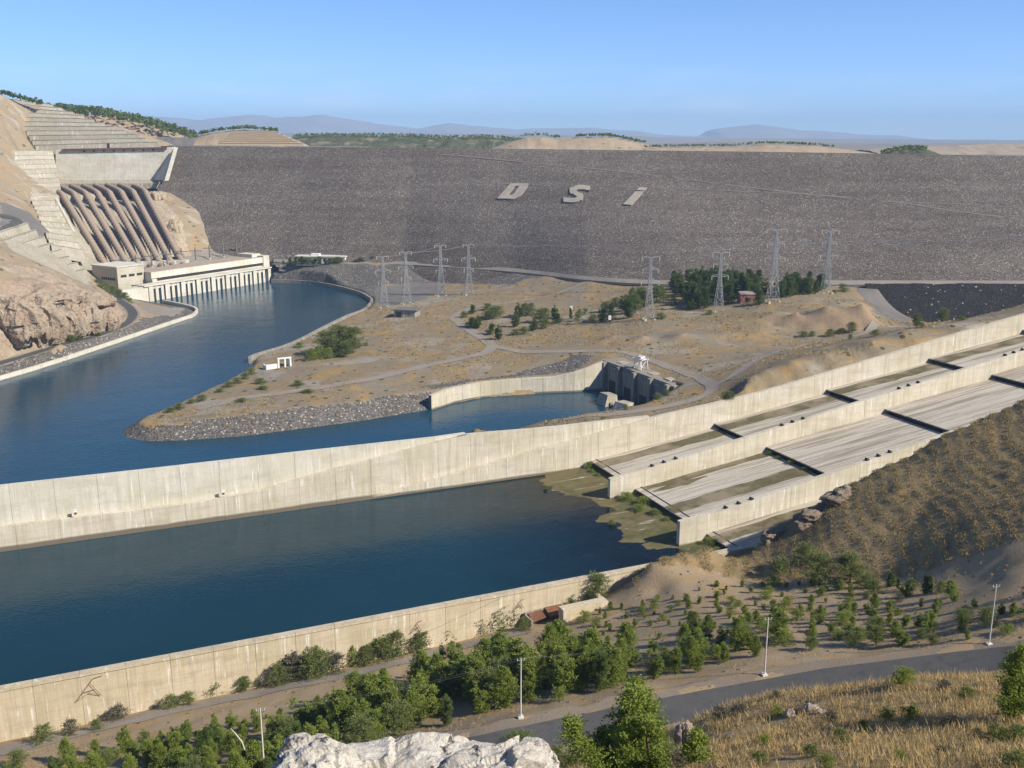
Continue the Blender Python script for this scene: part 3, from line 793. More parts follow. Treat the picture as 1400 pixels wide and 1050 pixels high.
for px, pl, zl, pu, run in [(1056, 446, 28, 425, 14), (1090, 449, 28, 421, 14), (1130, 451, 28, 417, 14), (1180, 452, 28, 413, 14),      # pale terrace
                            (835, 470, 20.5, 458, 6), (880, 472, 21.5, 458, 7), (930, 470, 23, 456, 7), (990, 466, 24.5, 455, 7), (1040, 462, 26, 452, 7),
                            (700, 484, 11.5, 478, 6), (640, 507, 10.5, 500, 5), (560, 521, 9.5, 515, 5), (480, 533, 9, 528, 4)]:
    q = P(px, pl, zl); ctl.append(q); u = PY(px, pu, q[1] + run); ctl.append(u)
for s, dz in ((-50, 0), (-20, 0)):
    q = SV(s, -8); ctl.append(np.array([q[0], q[1], 4.0 if s < -30 else 10.0]))
for s in (0, 40, 70, 320, 420, 600):
    q = SV(s, -6); ctl.append(np.array([q[0], q[1], floor_mean(s) + (13.0 if s < 60 else 11.0 if s < 200 else 9)]))
for s in (300, 450, 600):
    q = SV(s, -90); ctl.append(np.array([q[0], q[1], floor_mean(s) * 0.75]))
ctl += [np.array(q, float) for q in [(345, 868, 9), (400, 858, 8), (460, 845, 8), (530, 825, 10), (620, 800, 15), (345, 820, 14), (420, 800, 16), (500, 780, 22)]]
ctl += [np.array([700, 900, 20]), np.array([900, 1100, 50]), np.array([-220, 1250, 22]), np.array([300, 1000, 34]), np.array([0, 1150, 24])]
rbf_pen = RBF(ctl)
def H_pen(x, y):
    x = np.asarray(x, float); y = np.asarray(y, float)
    d, w = shore_sd(x, y)
    h = rbf_pen(x, y) + fbm(x / 34, y / 34, 4, 51) * 0.9 * np.clip(d / 25, 0, 1) + fbm(x / 9, y / 9, 3, 57) * 0.35 * np.clip(d / 12, 0, 1)
    k = np.clip(d / np.maximum(w, 0.5), 0, 1)
    h = np.maximum(h, 1.2)
    return np.where(d > 0, h * k - 1.2 * (1 - k), -1.2 + np.maximum(d, -20) * 0.3)
xs = np.arange(-345, 720, 2.2); ys = np.arange(425, 1236, 2.2)
X, Y = np.meshgrid(xs, ys)
sd, ww = shore_sd(X, Y)
Z = H_pen(X, Y)
Zd = H_dam(X, Y)
_pa = np.array([0.515, 0.857]); _pa /= np.linalg.norm(_pa); _pu = (X + 379) * _pa[0] + (Y - 1023) * _pa[1]; _pb = -(X + 379) * _pa[1] + (Y - 1023) * _pa[0]
keep = (sd > -9) & ((Z > Zd - 8) | (X > 300) | (X < -215)) & ~((_pu < 187) & (_pb > -4))
me = grid_mesh('peninsula', X, Y, Z, MAT['dry'], keep)
for mm in ('riprap', 'gravel', 'grey_gravel', 'bank_earth'): me.materials.append(MAT[mm])
cx = np.empty(len(me.polygons) * 3); me.polygons.foreach_get('center', cx); cx = cx.reshape(-1, 3)
sd2, w2 = shore_sd(cx[:, 0], cx[:, 1])
idx = np.zeros(len(cx), np.int32)
nz = fbm(cx[:, 0] / 16, cx[:, 1] / 16, 3, 61)
nrm = np.empty(len(me.polygons) * 3); me.polygons.foreach_get('normal', nrm); nrm = nrm.reshape(-1, 3)
idx[(nrm[:, 2] < 0.90 + nz * .04) & (sd2 > 14) & (cx[:, 2] > 9)] = 4
idx[(w2 >= 8) & (sd2 < w2 * 1.0 + nz * 3)] = 1
# riprap slope under the toe road, and the grey flat below it
u = cx[:, 1] - np.interp(cx[:, 0], _tx[:, 0], _tx[:, 1])
pj = np.stack([cx[:, 0], cx[:, 1]], 1)
def in_px(poly):
    """which face centres project inside a photo polygon (positions only)"""
    rel = cx - np.array([0, 0, CAMZ]); dep = rel[:, 1] * CP - rel[:, 2] * SP
    X_ = 700 + FPX * rel[:, 0] / dep; Y_ = 525 - FPX * (rel[:, 1] * SP + rel[:, 2] * CP) / dep
    X_ = X_ + nz * 5; Y_ = Y_ + nz * 2
    ins = np.zeros(len(cx), bool); n = len(poly)
    for i in range(n):
        a = poly[i]; b_ = poly[(i + 1) % n]
        ins ^= ((a[1] > Y_) != (b_[1] > Y_)) & (X_ < (b_[0] - a[0]) * (Y_ - a[1]) / (b_[1] - a[1] + 1e-12) + a[0])
    return ins
idx[in_px([(372, 352), (480, 360), (700, 370), (748, 376), (700, 388), (600, 388), (520, 388), (508, 412), (440, 395), (370, 390)])] = 1
idx[in_px([(512, 392), (560, 386), (605, 390), (600, 402), (560, 415), (520, 420), (512, 410)])] = 3
idx[in_px([(590, 532), (640, 522), (780, 508), (815, 487), (790, 484), (700, 512), (580, 526)])] = 1
idx[in_px([(1170, 392), (1215, 395), (1245, 425), (1245, 447), (1195, 428)])] = 3
me.polygons.foreach_set('material_index', idx)
tag(link('peninsula', me), kind='structure')
def pen_track(name, pxs, w, seed=1, mat='track'):
    pts = [hit(a, b_, H_pen, 300, 1500) for a, b_ in pxs]; pts = spline([p for p in pts if p is not None], 8)
    tag(ribbon(name, pts, w, MAT[mat], H_pen, 0.22, 4, 1.5, seed), kind='structure')
pen_track('dirt_track', [(640, 424), (622, 434), (632, 445), (655, 460), (672, 472), (662, 483), (620, 492), (560, 505), (500, 520), (440, 530), (380, 538), (330, 545), (270, 560)], 9, 1)
pen_track('dirt_track', [(672, 472), (700, 478), (760, 481), (830, 480), (870, 486), (910, 500), (950, 515), (975, 528), (950, 545), (900, 558), (840, 566), (770, 574)], 7, 2)
pen_track('dirt_track', [(640, 424), (660, 418), (710, 412), (760, 402), (790, 390), (806, 384)], 8, 3)
pen_track('dirt_track', [(975, 528), (1000, 515), (1040, 490), (1100, 472), (1160, 462), (1230, 447), (1300, 441)], 6, 4)

# curved quay wall along the river's right bank
def poly_wall(name, pts, z0, z1, th, mat, label, cat, panel=14.0, gap=0.25, zfun=None, grp=None, inward=1.0):
    """wall along a polyline as separate panels with recessed joints"""
    pts = np.array([p[:2] for p in pts], float)
    seg = np.linalg.norm(np.diff(pts, axis=0), axis=1); L = np.concatenate([[0], np.cumsum(seg)])
    def at(d): return np.array([np.interp(d, L, pts[:, 0]), np.interp(d, L, pts[:, 1])])
    o = thing(name, (pts[0][0], pts[0][1], z0), 0, label, cat, grp)
    n = max(1, int(round(L[-1] / panel))); base = np.array([pts[0][0], pts[0][1]])
    core = MB()
    for k in range(n):
        a = L[-1] * k / n; c = L[-1] * (k + 1) / n
        m_ = max(1, int((c - a) / 7))
        b = MB()
        for j in range(m_):
            d0 = a + (c - a) * j / m_ + (gap * 0.5 if j == 0 else 0); d1 = a + (c - a) * (j + 1) / m_ - (gap * 0.5 if j == m_ - 1 else 0)
            p, q = at(d0), at(d1); t = (q - p) / np.linalg.norm(q - p); nn = np.array([-t[1], t[0]]) * th * inward
            za = (zfun(d0 / L[-1]) if zfun else z1) - z0; zb = (zfun(d1 / L[-1]) if zfun else z1) - z0
            p = p - base; q = q - base
            b.poly8([(*p, 0), (*q, 0), (*(q + nn), 0), (*(p + nn), 0), (*p, za), (*q, zb), (*(q + nn), zb), (*(p + nn), za)])
            p2 = p + nn * 0.18; q2 = q + nn * 0.18; n2 = nn * 0.7
            if j == m_ - 1: q2 = q2 + t * gap * 1.02
            core.poly8([(*p2, .05), (*q2, .05), (*(q2 + n2), .05), (*(p2 + n2), .05), (*p2, za - .15), (*q2, zb - .15), (*(q2 + n2), zb - .15), (*(p2 + n2), za - .15)])
        b.build('panel', mat, o)
    core.build('wall_core', MAT['concrete_dark'], o)
    return o
quay = [P(a, b_, 0.0) for a, b_, w in SHORE[:12]]
poly_wall('quay_wall', spline([q[:2] for q in quay], 5), -3, 3.9, 2.4, MAT['concrete_dark'], 'curved grey quay wall round the right bank below the pylons', 'wall', 24, 0.2, inward=-1)

# ================================================================== SPILLWAY
spill = thing('spillway', (SO[0], SO[1], 0), SROT, 'broad three-bay concrete spillway chute climbing to the right', 'spillway')
# floor material in the spillway's own axes: streaks run down the chute
m = M('chute_floor', 0.9, 0.2); q = m.obj()
st = m.noise(m.mapping(q, (0.006, 0.28, 0.1)), 1.0, 6, 0.65, 0.3); st2 = m.noise(m.mapping(q, (0.02, 0.9, 0.1)), 1.0, 5, 0.7); f = m.noise(q, 0.8, 5, 0.7)
c = m.mix(m.val(st, 0.40, 0.52), (0.27, 0.23, 0.175, 1), (0.46, 0.415, 0.34, 1))
c = m.mix(m.val(st2, 0.55, 0.7), c, (0.60, 0.565, 0.50, 1))
c = m.mix(m.math('MULTIPLY', m.val(st2, 0.46, 0.36), 0.8), c, (0.16, 0.14, 0.11, 1))
c = m.mix(m.math('MULTIPLY', m.val(f, 0.45, 0.75), 0.35), c, (0.2, 0.17, 0.13, 1))
m.color(c); m.bump(f, 0.2, 0.1); MAT['chute'] = m.m
m = M('silt_moss', 0.95, 0.1); q = m.obj(); f = m.noise(m.mapping(q, (0.3, 1, 1)), 0.5, 6, 0.7); g = m.noise(q, 0.07, 4)
c = m.mix(m.val(f, 0.35, 0.65), (0.15, 0.125, 0.07, 1), (0.095, 0.088, 0.04, 1)); c = m.mix(m.val(g, 0.45, 0.62), c, (0.24, 0.20, 0.135, 1)); m.color(c); m.bump(f, 0.5, 0.3); MAT['silt'] = m.m
BAYS = [(0.0, 43.0), (45.6, 103.0), (105.6, 150.0)]
for bi, (v0, v1) in enumerate(BAYS):
    for k in range(6):
        s0 = 5 + k * STEP; s1 = s0 + STEP
        z0 = 1.3 + RISE * k + DROP; z1 = z0 + RISE - DROP
        # slabs side by side across the bay, narrow joints between
        nsl = 3 if v1 - v0 > 50 else 2
        for j in range(nsl):
            a = v0 + (v1 - v0) * j / nsl + (0.15 if j else 0); c_ = v0 + (v1 - v0) * (j + 1) / nsl - (0.15 if j < nsl - 1 else 0)
            b = MB().poly8([(s0 + 3.5, -c_, z0 - DROP - 3), (s1 + 3.4, -c_, z1 - DROP - 3), (s1 + 3.4, -a, z1 - DROP - 3), (s0 + 3.5, -a, z0 - DROP - 3), (s0 + 3.5, -c_, z0 - .45), (s1, -c_, z1 - .5), (s1, -a, z1 - .5), (s0 + 3.5, -a, z0 - .45)])
            b.poly8([(s0, -c_, z0 - .5), (s1 - .1, -c_, z1 - .5), (s1 - .1, -a, z1 - .5), (s0, -a, z0 - .5), (s0, -c_, z0), (s1 - .1, -c_, z1), (s1 - .1, -a, z1), (s0, -a, z0)])
            b.build('floor_slab', MAT['chute'], spill)
        MB().box(s0 + 3.2, s0 + 3.45, -v1 + .02, -v0 - .02, z0 - DROP - 1.5, z0 - .52).build('aerator_shade_back', MAT['dark'], spill)  # near-black sheet stands in for the shade inside the step slot
MB().box(8.0, 8.4, -150, 0, -2, 4.4).build('aerator_shade_back', MAT['dark'], spill)  # the lowest step's slot shade, painted as a black sheet
S_, V_ = np.meshgrid(np.linspace(-150, 9, 107), np.linspace(0, 150, 101))
Z_ = np.where(S_ < 5, 0.045 * (S_ + 24), 1.25) + 0.95 * fbm(S_ / 26, V_ / 9, 5, 33) * np.clip(-S_ / 12, 0, 1) - 0.012 * np.maximum(0, V_ - 40) * np.clip(-S_ / 12, 0, 1) * .8
me = grid_mesh('apron', S_, -V_, Z_, None)
m = M('algae_apron', 0.9, 0.2); q = m.obj(); f = m.noise(m.mapping(q, (0.10, 0.5, 1)), 1.0, 6, 0.7); g = m.noise(q, 0.06, 5, 0.6); st = m.noise(m.mapping(q, (0.012, 0.25, 1)), 1.0, 5, 0.6)
c = m.mix(m.val(f, 0.35, 0.65), (0.105, 0.092, 0.038, 1), (0.17, 0.135, 0.065, 1)); c = m.mix(m.val(g, 0.48, 0.62), c, (0.068, 0.078, 0.028, 1)); c = m.mix(m.val(st, 0.62, 0.68), c, (0.42, 0.39, 0.33, 1))
m.color(c); m.bump(f, 0.4, 0.3); me.materials.append(m.m); link('apron', me, spill)
# silt and weed bands lying on the floor
def silt(bay, va, vb, s0, s1, seed, full=True):
    n = max(4, int((s1 - s0) / 4)); V = []; F = []
    for i in range(n + 1):
        s = s0 + (s1 - s0) * i / n
        r0 = 1.6 * fbm(np.array([s / 14]), np.array([seed * 3.3]), 3, seed)[0]; r1 = 2.2 * fbm(np.array([s / 11]), np.array([seed * 5.1]), 3, seed + 9)[0]
        e = 1.0 if full else min(1.0, i / 5.0 + .1, (n - i) / 5.0 + .1)
        vc = (va + vb) / 2; h = (vb - va) / 2 * max(e, 0.15)
        z = floor_z(min(max(s, s0 + 0.01), s1 - 0.01)) + 0.1
        V += [(s, -(vc - h + r0), z), (s, -vc, z + 0.15), (s, -(vc + h + r1), z)]
    for i in range(n):
        for k in range(2): F.append((i * 3 + k + 1, (i + 1) * 3 + k + 1, (i + 1) * 3 + k, i * 3 + k)[::-1])
    link('silt_band', mesh_from('silt_band', V, F, MAT['silt'], True), spill)
for k in range(6):
    s0 = 5.3 + k * STEP; s1 = s0 + STEP - 0.6
    silt(0, 4, 13, s0, s1, 3 + k); silt(2, 109, 117, s0, s1, 60 + k)
silt(1, 71, 81, 5.3, 79, 21); silt(1, 46.5, 51, 8, 79, 22); silt(1, 50, 58, 10, 40, 27, False); silt(1, 97, 101, 80.5, 154, 23); silt(1, 90, 95, 5.3, 79, 24); silt(1, 97, 101.5, 155.5, 229, 25)
# dividing walls between the bays
def tier(parent, sz, v, th, zbot, panel, mat, coreoff=0.12, gap=0.1, name='panel'):
    """wall tier as separate panels: sz = list of (s, ztop); zbot(s) the foot"""
    sz = np.array(sz, float); S0, S1 = sz[0, 0], sz[-1, 0]; n = max(1, int(round((S1 - S0) / panel)))
    zt = lambda s: float(np.interp(s, sz[:, 0], sz[:, 1]))
    for k in range(n):
        a = S0 + (S1 - S0) * k / n + gap / 2; c_ = S0 + (S1 - S0) * (k + 1) / n - gap / 2
        jig = random.uniform(-0.03, 0.03)
        MB().poly8([(a, -v + jig, zbot(a)), (c_, -v + jig, zbot(c_)), (c_, -v + th, zbot(c_)), (a, -v + th, zbot(a)), (a, -v + jig, zt(a)), (c_, -v + jig, zt(c_)), (c_, -v + th, zt(c_)), (a, -v + th, zt(a))]).build(name, mat, parent)
    b = MB(); ns = np.linspace(S0 + .3, S1 - .3, max(2, n * 2))
    for a, c_ in zip(ns[:-1], ns[1:]):
        b.poly8([(a, -v + coreoff, zbot(a) + .1), (c_, -v + coreoff, zbot(c_) + .1), (c_, -v + th - coreoff, zbot(c_) + .1), (a, -v + th - coreoff, zbot(a) + .1), (a, -v + coreoff, zt(a) - coreoff), (c_, -v + coreoff, zt(c_) - coreoff), (c_, -v + th - coreoff, zt(c_) - coreoff), (a, -v + th - coreoff, zt(a) - coreoff)])
    b.build('wall_core', MAT['concrete_dark'], parent)
for v in (45.4, 105.4):
    top = [(-8.5, 10.4 if v < 100 else 11.2)] + [(s, floor_mean(s) + 10.6) for s in (12, 80, 160, 300, 460)]
    tier(spill, top, v, 2.2, lambda s: min(floor_z(min(max(s, -8.4), 459)) - 3.2, floor_mean(s) - 3.2), 19, MAT['concrete'], name='dividing_wall_panel')
    for k in range(6):                                   # aerator vents: three small hoods on the wall crest above each step
        for j in range(3):
            s = 14 + k * STEP + j * 6.5; zt = floor_mean(s) + 10.6
            b = MB().poly8([(s, -v + .2, zt - .1), (s + 1.6, -v + .2, zt), (s + 1.6, -v + 2.0, zt), (s, -v + 2.0, zt - .1), (s + .2, -v + .4, zt + 1.3), (s + 1.2, -v + .4, zt + 0.9), (s + 1.2, -v + 1.8, zt + 0.9), (s + .2, -v + 1.8, zt + 1.3)])
            b.build('vent_hood', MAT['dark'], spill)  # hoods coloured near black to carry the vents' shadows
# near training wall (behind the scrub hill)
tier(spill, [(-6, 18)] + [(s, floor_mean(s) + 9) for s in (20, 120, 260, 460)], 152.4, 2.2, lambda s: floor_mean(s) - 4, 22, MAT['concrete'], name='training_wall_panel')

# far side: three stepped tiers of wall
wall = thing('basin_dividing_wall', (SO[0], SO[1], 0), SROT, 'tall stepped concrete wall between the dark basin and the river', 'wall')
t1 = [(-430, 28.3), vplane(0, 665, -5), vplane(200, 643, -5), vplane(400, 620, -5), vplane(600, 598, -5), vplane(637, 592.5, -5)]
tier(wall, t1, -5.0, 2.6, lambda s: -5.0, 17, MAT['concrete_pale'])
t2 = [(-430, vplane(0, 722, -2.5)[1] - 3)] + [vplane(a, b_, -2.5) for a, b_ in [(0, 721), (120, 706), (250, 690), (350, 673), (464, 640), (593, 606), (640, 594), (750, 585), (801, 579), (888, 569)]]
tier(wall, t2, -2.5, 2.42, lambda s: min(-5.0, 0), 17, MAT['concrete'])
t3 = [vplane(a, b_, 0) for a, b_ in [(461, 694), (601, 654), (750, 611), (793, 600), (893, 571), (970, 553), (1050, 534), (1171, 498), (1290, 462), (1400, 430)]]
s_last, z_last = t3[-1]; t3.append((s_last + 150, z_last + 22))
tier(wall, t3, 0.0, 2.42, lambda s: min(-5.0, 0) if s < 20 else floor_mean(s) - 5, 17, MAT['concrete'])
print('T1', t1); print('T2', t2); print('T3', t3)
# white gauge boxes on the wall
for px, py in ((103, 700), (305, 673)):
    s, z = vplane(px, py, -2.3); q = SV(s, -2.2)
    o = thing('gauge_box', (q[0], q[1], z), SROT, 'white gauge box at the left on the tall stepped wall' if px < 200 else 'white gauge box on the tall stepped wall, right of its twin', 'box', 'gauge boxes on the basin wall'); o.scale = (.65, .65, .65)
    MB().box(-1, 1, -.6, .3, 0, 1.6).build('housing', MAT['white'], o); MB().box(-1.2, 1.2, -.8, .3, 1.6, 1.8).build('lid', MAT['white'], o); MB().box(-.8, .8, -.5, .2, -1.6, -0.02).build('bracket', MAT['rust'], o)

# near wall of the basin
nwall = thing('basin_near_wall', (SO[0], SO[1], 0), SROT, 'long low tan concrete wall along the near edge of the basin', 'wall')
tier(nwall, [(-430, 18), (-100, 18), (-6.5, 18)], 152.4, 2.0, lambda s: -5.0, 12, MAT['concrete_warm'])
tier(nwall, [(-430, 18.7), (-6.5, 18.7)], 152.7, 2.6, lambda s: 18.02, 12, MAT['concrete_warm'], name='coping')

# water
def sheet(name, corners, mat, rot, sub=1):
    me = mesh_from(name, corners, [tuple(range(len(corners)))], mat); o = link(name, me); o.location = (SO[0], SO[1], 0); o.rotation_euler = (0, 0, rot); tag(o, kind='structure'); return o
sheet('basin_water', [(-460, -150.5, 0), (4.5, -150.5, 0), (4.5, -0.2, 0), (-460, -0.2, 0)], MAT['basin'], SROT)
sheet('river_water', [(-1000, 5.5, 0), (330, 5.5, 0), (330, 900, 0), (-1000, 900, 0)], MAT['river'], SROT)

# ================================================================== LEFT BANK AND ABUTMENT
ctl = []
for px, py, z in [(0, 521, -.5), (60, 503, -.5), (130, 480, -.5), (200, 456, -.5), (262, 435, -.5), (271, 427, -.5), (258, 420, -.5), (230, 414, -.5), (205, 411, 0), (-80, 545, -.5),
                  (0, 505, 4), (60, 489, 4), (130, 467, 4), (200, 445, 4), (255, 428, 3.6), (235, 420, 4.5), (200, 416, 6), (190, 428, 7),
                  (0, 497, 8), (86, 471, 8), (137, 458, 8), (171, 446, 8.5), (182, 428, 9), (169, 414, 11), (150, 404, 15), (128, 392, 18),
                  (-80, 525, 9), (0, 488, 11), (50, 474, 11), (100, 462, 11), (150, 443, 12), (165, 424, 13), (145, 410, 20),
                  (0, 440, 34), (0, 395, 50), (60, 440, 30), (60, 402, 45), (110, 440, 22), (110, 412, 36), (150, 418, 22),
                  (0, 345, 72), (50, 368, 59), (100, 390, 44), (-80, 390, 70), (-80, 330, 95),
                  (115, 378, 33), (128, 368, 29), (143, 363, 24), (248, 358, 24), (320, 352, 24), (190, 366, 24), (360, 350, 24), (300, 345, 27),
                  (0, 318, 80), (40, 290, 88), (90, 340, 50), (60, 310, 75), (30, 330, 70), (70, 345, 58), (100, 362, 38), (20, 268, 103), (60, 264, 97),
                  (66, 266, 93), (84, 272, 90), (110, 312, 60), (182, 262, 93), (215, 312, 58), (120, 263, 94), (150, 312, 60), (125, 275, 86), (160, 275, 86),
                  (95, 249, 106), (150, 249, 106), (220, 249, 106), (205, 262, 97), (222, 262, 97), (238, 292, 73), (252, 322, 50), (262, 345, 30),
                  (75, 204, 150), (150, 203, 150), (238, 200, 152.5), (40, 228, 128), (20, 240, 118), (60, 246, 108)]:
    ctl.append(P(px, py, z))
for px, py, Yd in [(0, 128, 1480), (55, 141, 1500), (100, 156, 1500), (150, 171, 1500), (190, 183, 1490), (0, 200, 1250), (0, 262, 1140), (0, 160, 1350), (12, 140, 1462), (25, 165, 1432), (35, 185, 1410), (45, 203, 1395), (-100, 110, 1450), (-100, 200, 1150), (-150, 280, 950)]:
    ctl.append(PY(px, py, Yd))
ctl += [np.array(q, float) for q in [(-1100, 1650, 215), (-800, 1700, 190), (-560, 1600, 150), (-500, 1520, 150), (-900, 700, 90), (-520, 560, 40), (-360, 640, -.5), (-1100, 1100, 200)]]
rbf_left = RBF(ctl)
BANK = [(-80, 545), (0, 521), (60, 503), (130, 480), (200, 456), (245, 440.5), (262, 435), (269, 430.5), (271, 427), (266, 423), (250, 419), (225, 414), (205, 412)]
BANKW = np.array([P(a, b_, 0.0)[:2] for a, b_ in BANK])
def bank_side(x, y):
    """signed distance to the left bank's waterline, land > 0"""
    best = np.full(x.shape, 1e9); sg = np.ones(x.shape)
    for a, b_ in zip(BANKW[:-1], BANKW[1:]):
        d = b_ - a; L = float(np.dot(d, d)); t = np.clip(((x - a[0]) * d[0] + (y - a[1]) * d[1]) / L, 0, 1)
        r = np.hypot(x - a[0] - t * d[0], y - a[1] - t * d[1]); cr = d[0] * (y - a[1]) - d[1] * (x - a[0])
        k = r < best; best = np.where(k, r, best); sg = np.where(k, np.sign(cr), sg)
    return best * sg
CLIFF = np.array([P(a, b_, z)[:2] for a, b_, z in [(-60, 470, 25), (0, 445, 30), (60, 430, 34), (110, 425, 30), (150, 422, 20)]])
def H_left(x, y):
    x = np.asarray(x, float); y = np.asarray(y, float)
    z = rbf_left(x, y)
    dc, _ = dist_poly(x, y, CLIFF)
    k = np.exp(-(dc / 45.0) ** 2)
    up = np.clip((z - 12) / 10, 0, 1)
    z = z + up * (fbm(x / 45, y / 45, 4, 71) * 3.0 + fbm(x / 12, y / 12, 3, 73) * 0.7)
    r = 1 - np.abs(fbm(x / 30, y / 30, 5, 77)) * 2
    st = np.floor(z / 9.0) * 9.0 + np.clip((z / 9.0 - np.floor(z / 9.0) - 0.55) / 0.45, 0, 1) * 9.0
    z = z + k * up * ((r - 0.5) * 9.0 + (st - z) * 0.85 + fbm(x / 9, y / 9, 4, 79) * 3.6)
    if len(BR):
        dr, zr = dist_poly(x, y, BR); kr = np.clip((11.0 - dr) / 6.0, 0, 1); kr = kr * kr * (3 - 2 * kr); z = z * (1 - kr) + zr * kr
    return z
BR = []
_bz = [8, 8, 8, 8, 8, 8.2, 8.6, 9, 10, 12, 15]
BR = spline([P(a, c_, z) for (a, c_), z in zip([(-60, 517), (0, 497), (45, 484), (86, 471), (120, 463), (150, 453), (171, 444), (181, 434), (180, 425), (169, 415), (152, 405)], _bz)], 4)
xs = np.arange(-1120, -225, 2.8); ys = np.concatenate([np.arange(560, 960, 2.2), np.arange(960, 1760, 3.6)])
X, Y = np.meshgrid(xs, ys); Z = H_left(X, Y); bs = bank_side(X, Y)
_px, _py = proj(X, Y, Z); _bed = np.zeros(X.shape, bool); _pl = [(78, 270), (190, 262), (249, 350), (138, 358)]
for _i in range(4):
    _a, _b = _pl[_i], _pl[(_i + 1) % 4]
    _bed ^= ((_a[1] > _py) != (_b[1] > _py)) & (_px < (_b[0] - _a[0]) * (_py - _a[1]) / (_b[1] - _a[1]) + _a[0])
Z = np.where(_bed & (Y > 1090), Z - 7.0, Z)      # the penstock trench
near = Y < 1060
Z = np.where(near & (bs < 1.5), np.minimum(Z, -1.5 + 0 * Z), Z)
PHD = np.array([-379.0, 1023.0]); PHA = np.array([0.515, 0.857]); PHA /= np.linalg.norm(PHA); PHB = np.array([-PHA[1], PHA[0]])
u_ = (X - PHD[0]) * PHA[0] + (Y - PHD[1]) * PHA[1]; b_ = (X - PHD[0]) * PHB[0] + (Y - PHD[1]) * PHB[1]
Z = np.where((u_ > -6) & (u_ < 190) & (b_ < 44), np.minimum(Z, 0) - 4, Z)
keep = ((Z > H_dam(X, Y) - 14) | (abut(X, Y, Z) < 14)) & ~((u_ > -2) & (b_ < 36)) & ((bs > -14) | ~near)
me = grid_mesh('left_bank', X, Y, Z, MAT['left_hill'], keep)
for mm in ('riprap', 'cliff', 'abutment', 'gravel', 'shotcrete', 'grey_gravel'): me.materials.append(MAT[mm])
cx = np.empty(len(me.polygons) * 3); me.polygons.foreach_get('center', cx); cx = cx.reshape(-1, 3)
nrm = np.empty(len(me.polygons) * 3); me.polygons.foreach_get('normal', nrm); nrm = nrm.reshape(-1, 3)
nz = fbm(cx[:, 0] / 22, cx[:, 1] / 22, 3, 81)
idx = np.zeros(len(cx), np.int32)
dc, _ = dist_poly(cx[:, 0], cx[:, 1], CLIFF)
idx[(dc < 55 + nz * 18) & (cx[:, 2] > 14) & (nrm[:, 2] < 0.93)] = 2
bsf = bank_side(cx[:, 0], cx[:, 1])
idx[(bsf < 24) & (cx[:, 1] < 1030) & (cx[:, 2] < 7.9)] = 1
idx[in_px([(190, 418), (255, 422), (235, 432), (200, 428)])] = 4
idx[in_px([(130, 368), (260, 345), (330, 340), (385, 345), (380, 360), (250, 372), (140, 372)])] = 4
idx[in_px([(188, 250), (225, 246), (226, 275), (245, 300), (262, 350), (240, 352), (215, 310), (188, 262)])] = 3
idx[in_px([(60, 268), (190, 258), (250, 352), (140, 366), (110, 330)])] = 5
idx[in_px([(75, 250), (235, 243), (235, 258), (75, 262)])] = 5
idx[in_px([(0, 275), (40, 290), (75, 325), (60, 335), (0, 318)])] = 6
idx[in_px([(40, 262), (70, 264), (140, 364), (118, 388), (20, 345), (0, 320), (60, 330), (75, 322)])] = 5
me.polygons.foreach_set('material_index', idx)
tag(link('left_bank', me), kind='structure')
# bank road
bp = spline(BR, 2)
tag(ribbon('bank_road', bp, 8.0, MAT['asphalt'], H_left, 0.5, 4, 0.3, 3), kind='structure')
tag(ribbon('bank_verge', bp, 12.0, MAT['gravel'], H_left, 0.3, 4, 1.0, 5), kind='structure')
# upper service road winding through the gravel slope
bp = spline([hit(a, c_, H_left, 700, 1600) for a, c_ in [(-10, 322), (8, 316), (20, 308), (24, 302), (16, 298), (0, 296)]], 8)
tag(ribbon('service_road', bp, 9.0, MAT['asphalt'], H_left, 0.6, 4, 0.3, 7), kind='structure')
# bank kerb wall
poly_wall('bank_wall', spline(list(BANKW[:-1]), 5), -3, 3.2, 2.2, MAT['concrete_pale'], 'pale concrete bank wall along the river below the rocky hill', 'wall', 30, 0.2, inward=1)

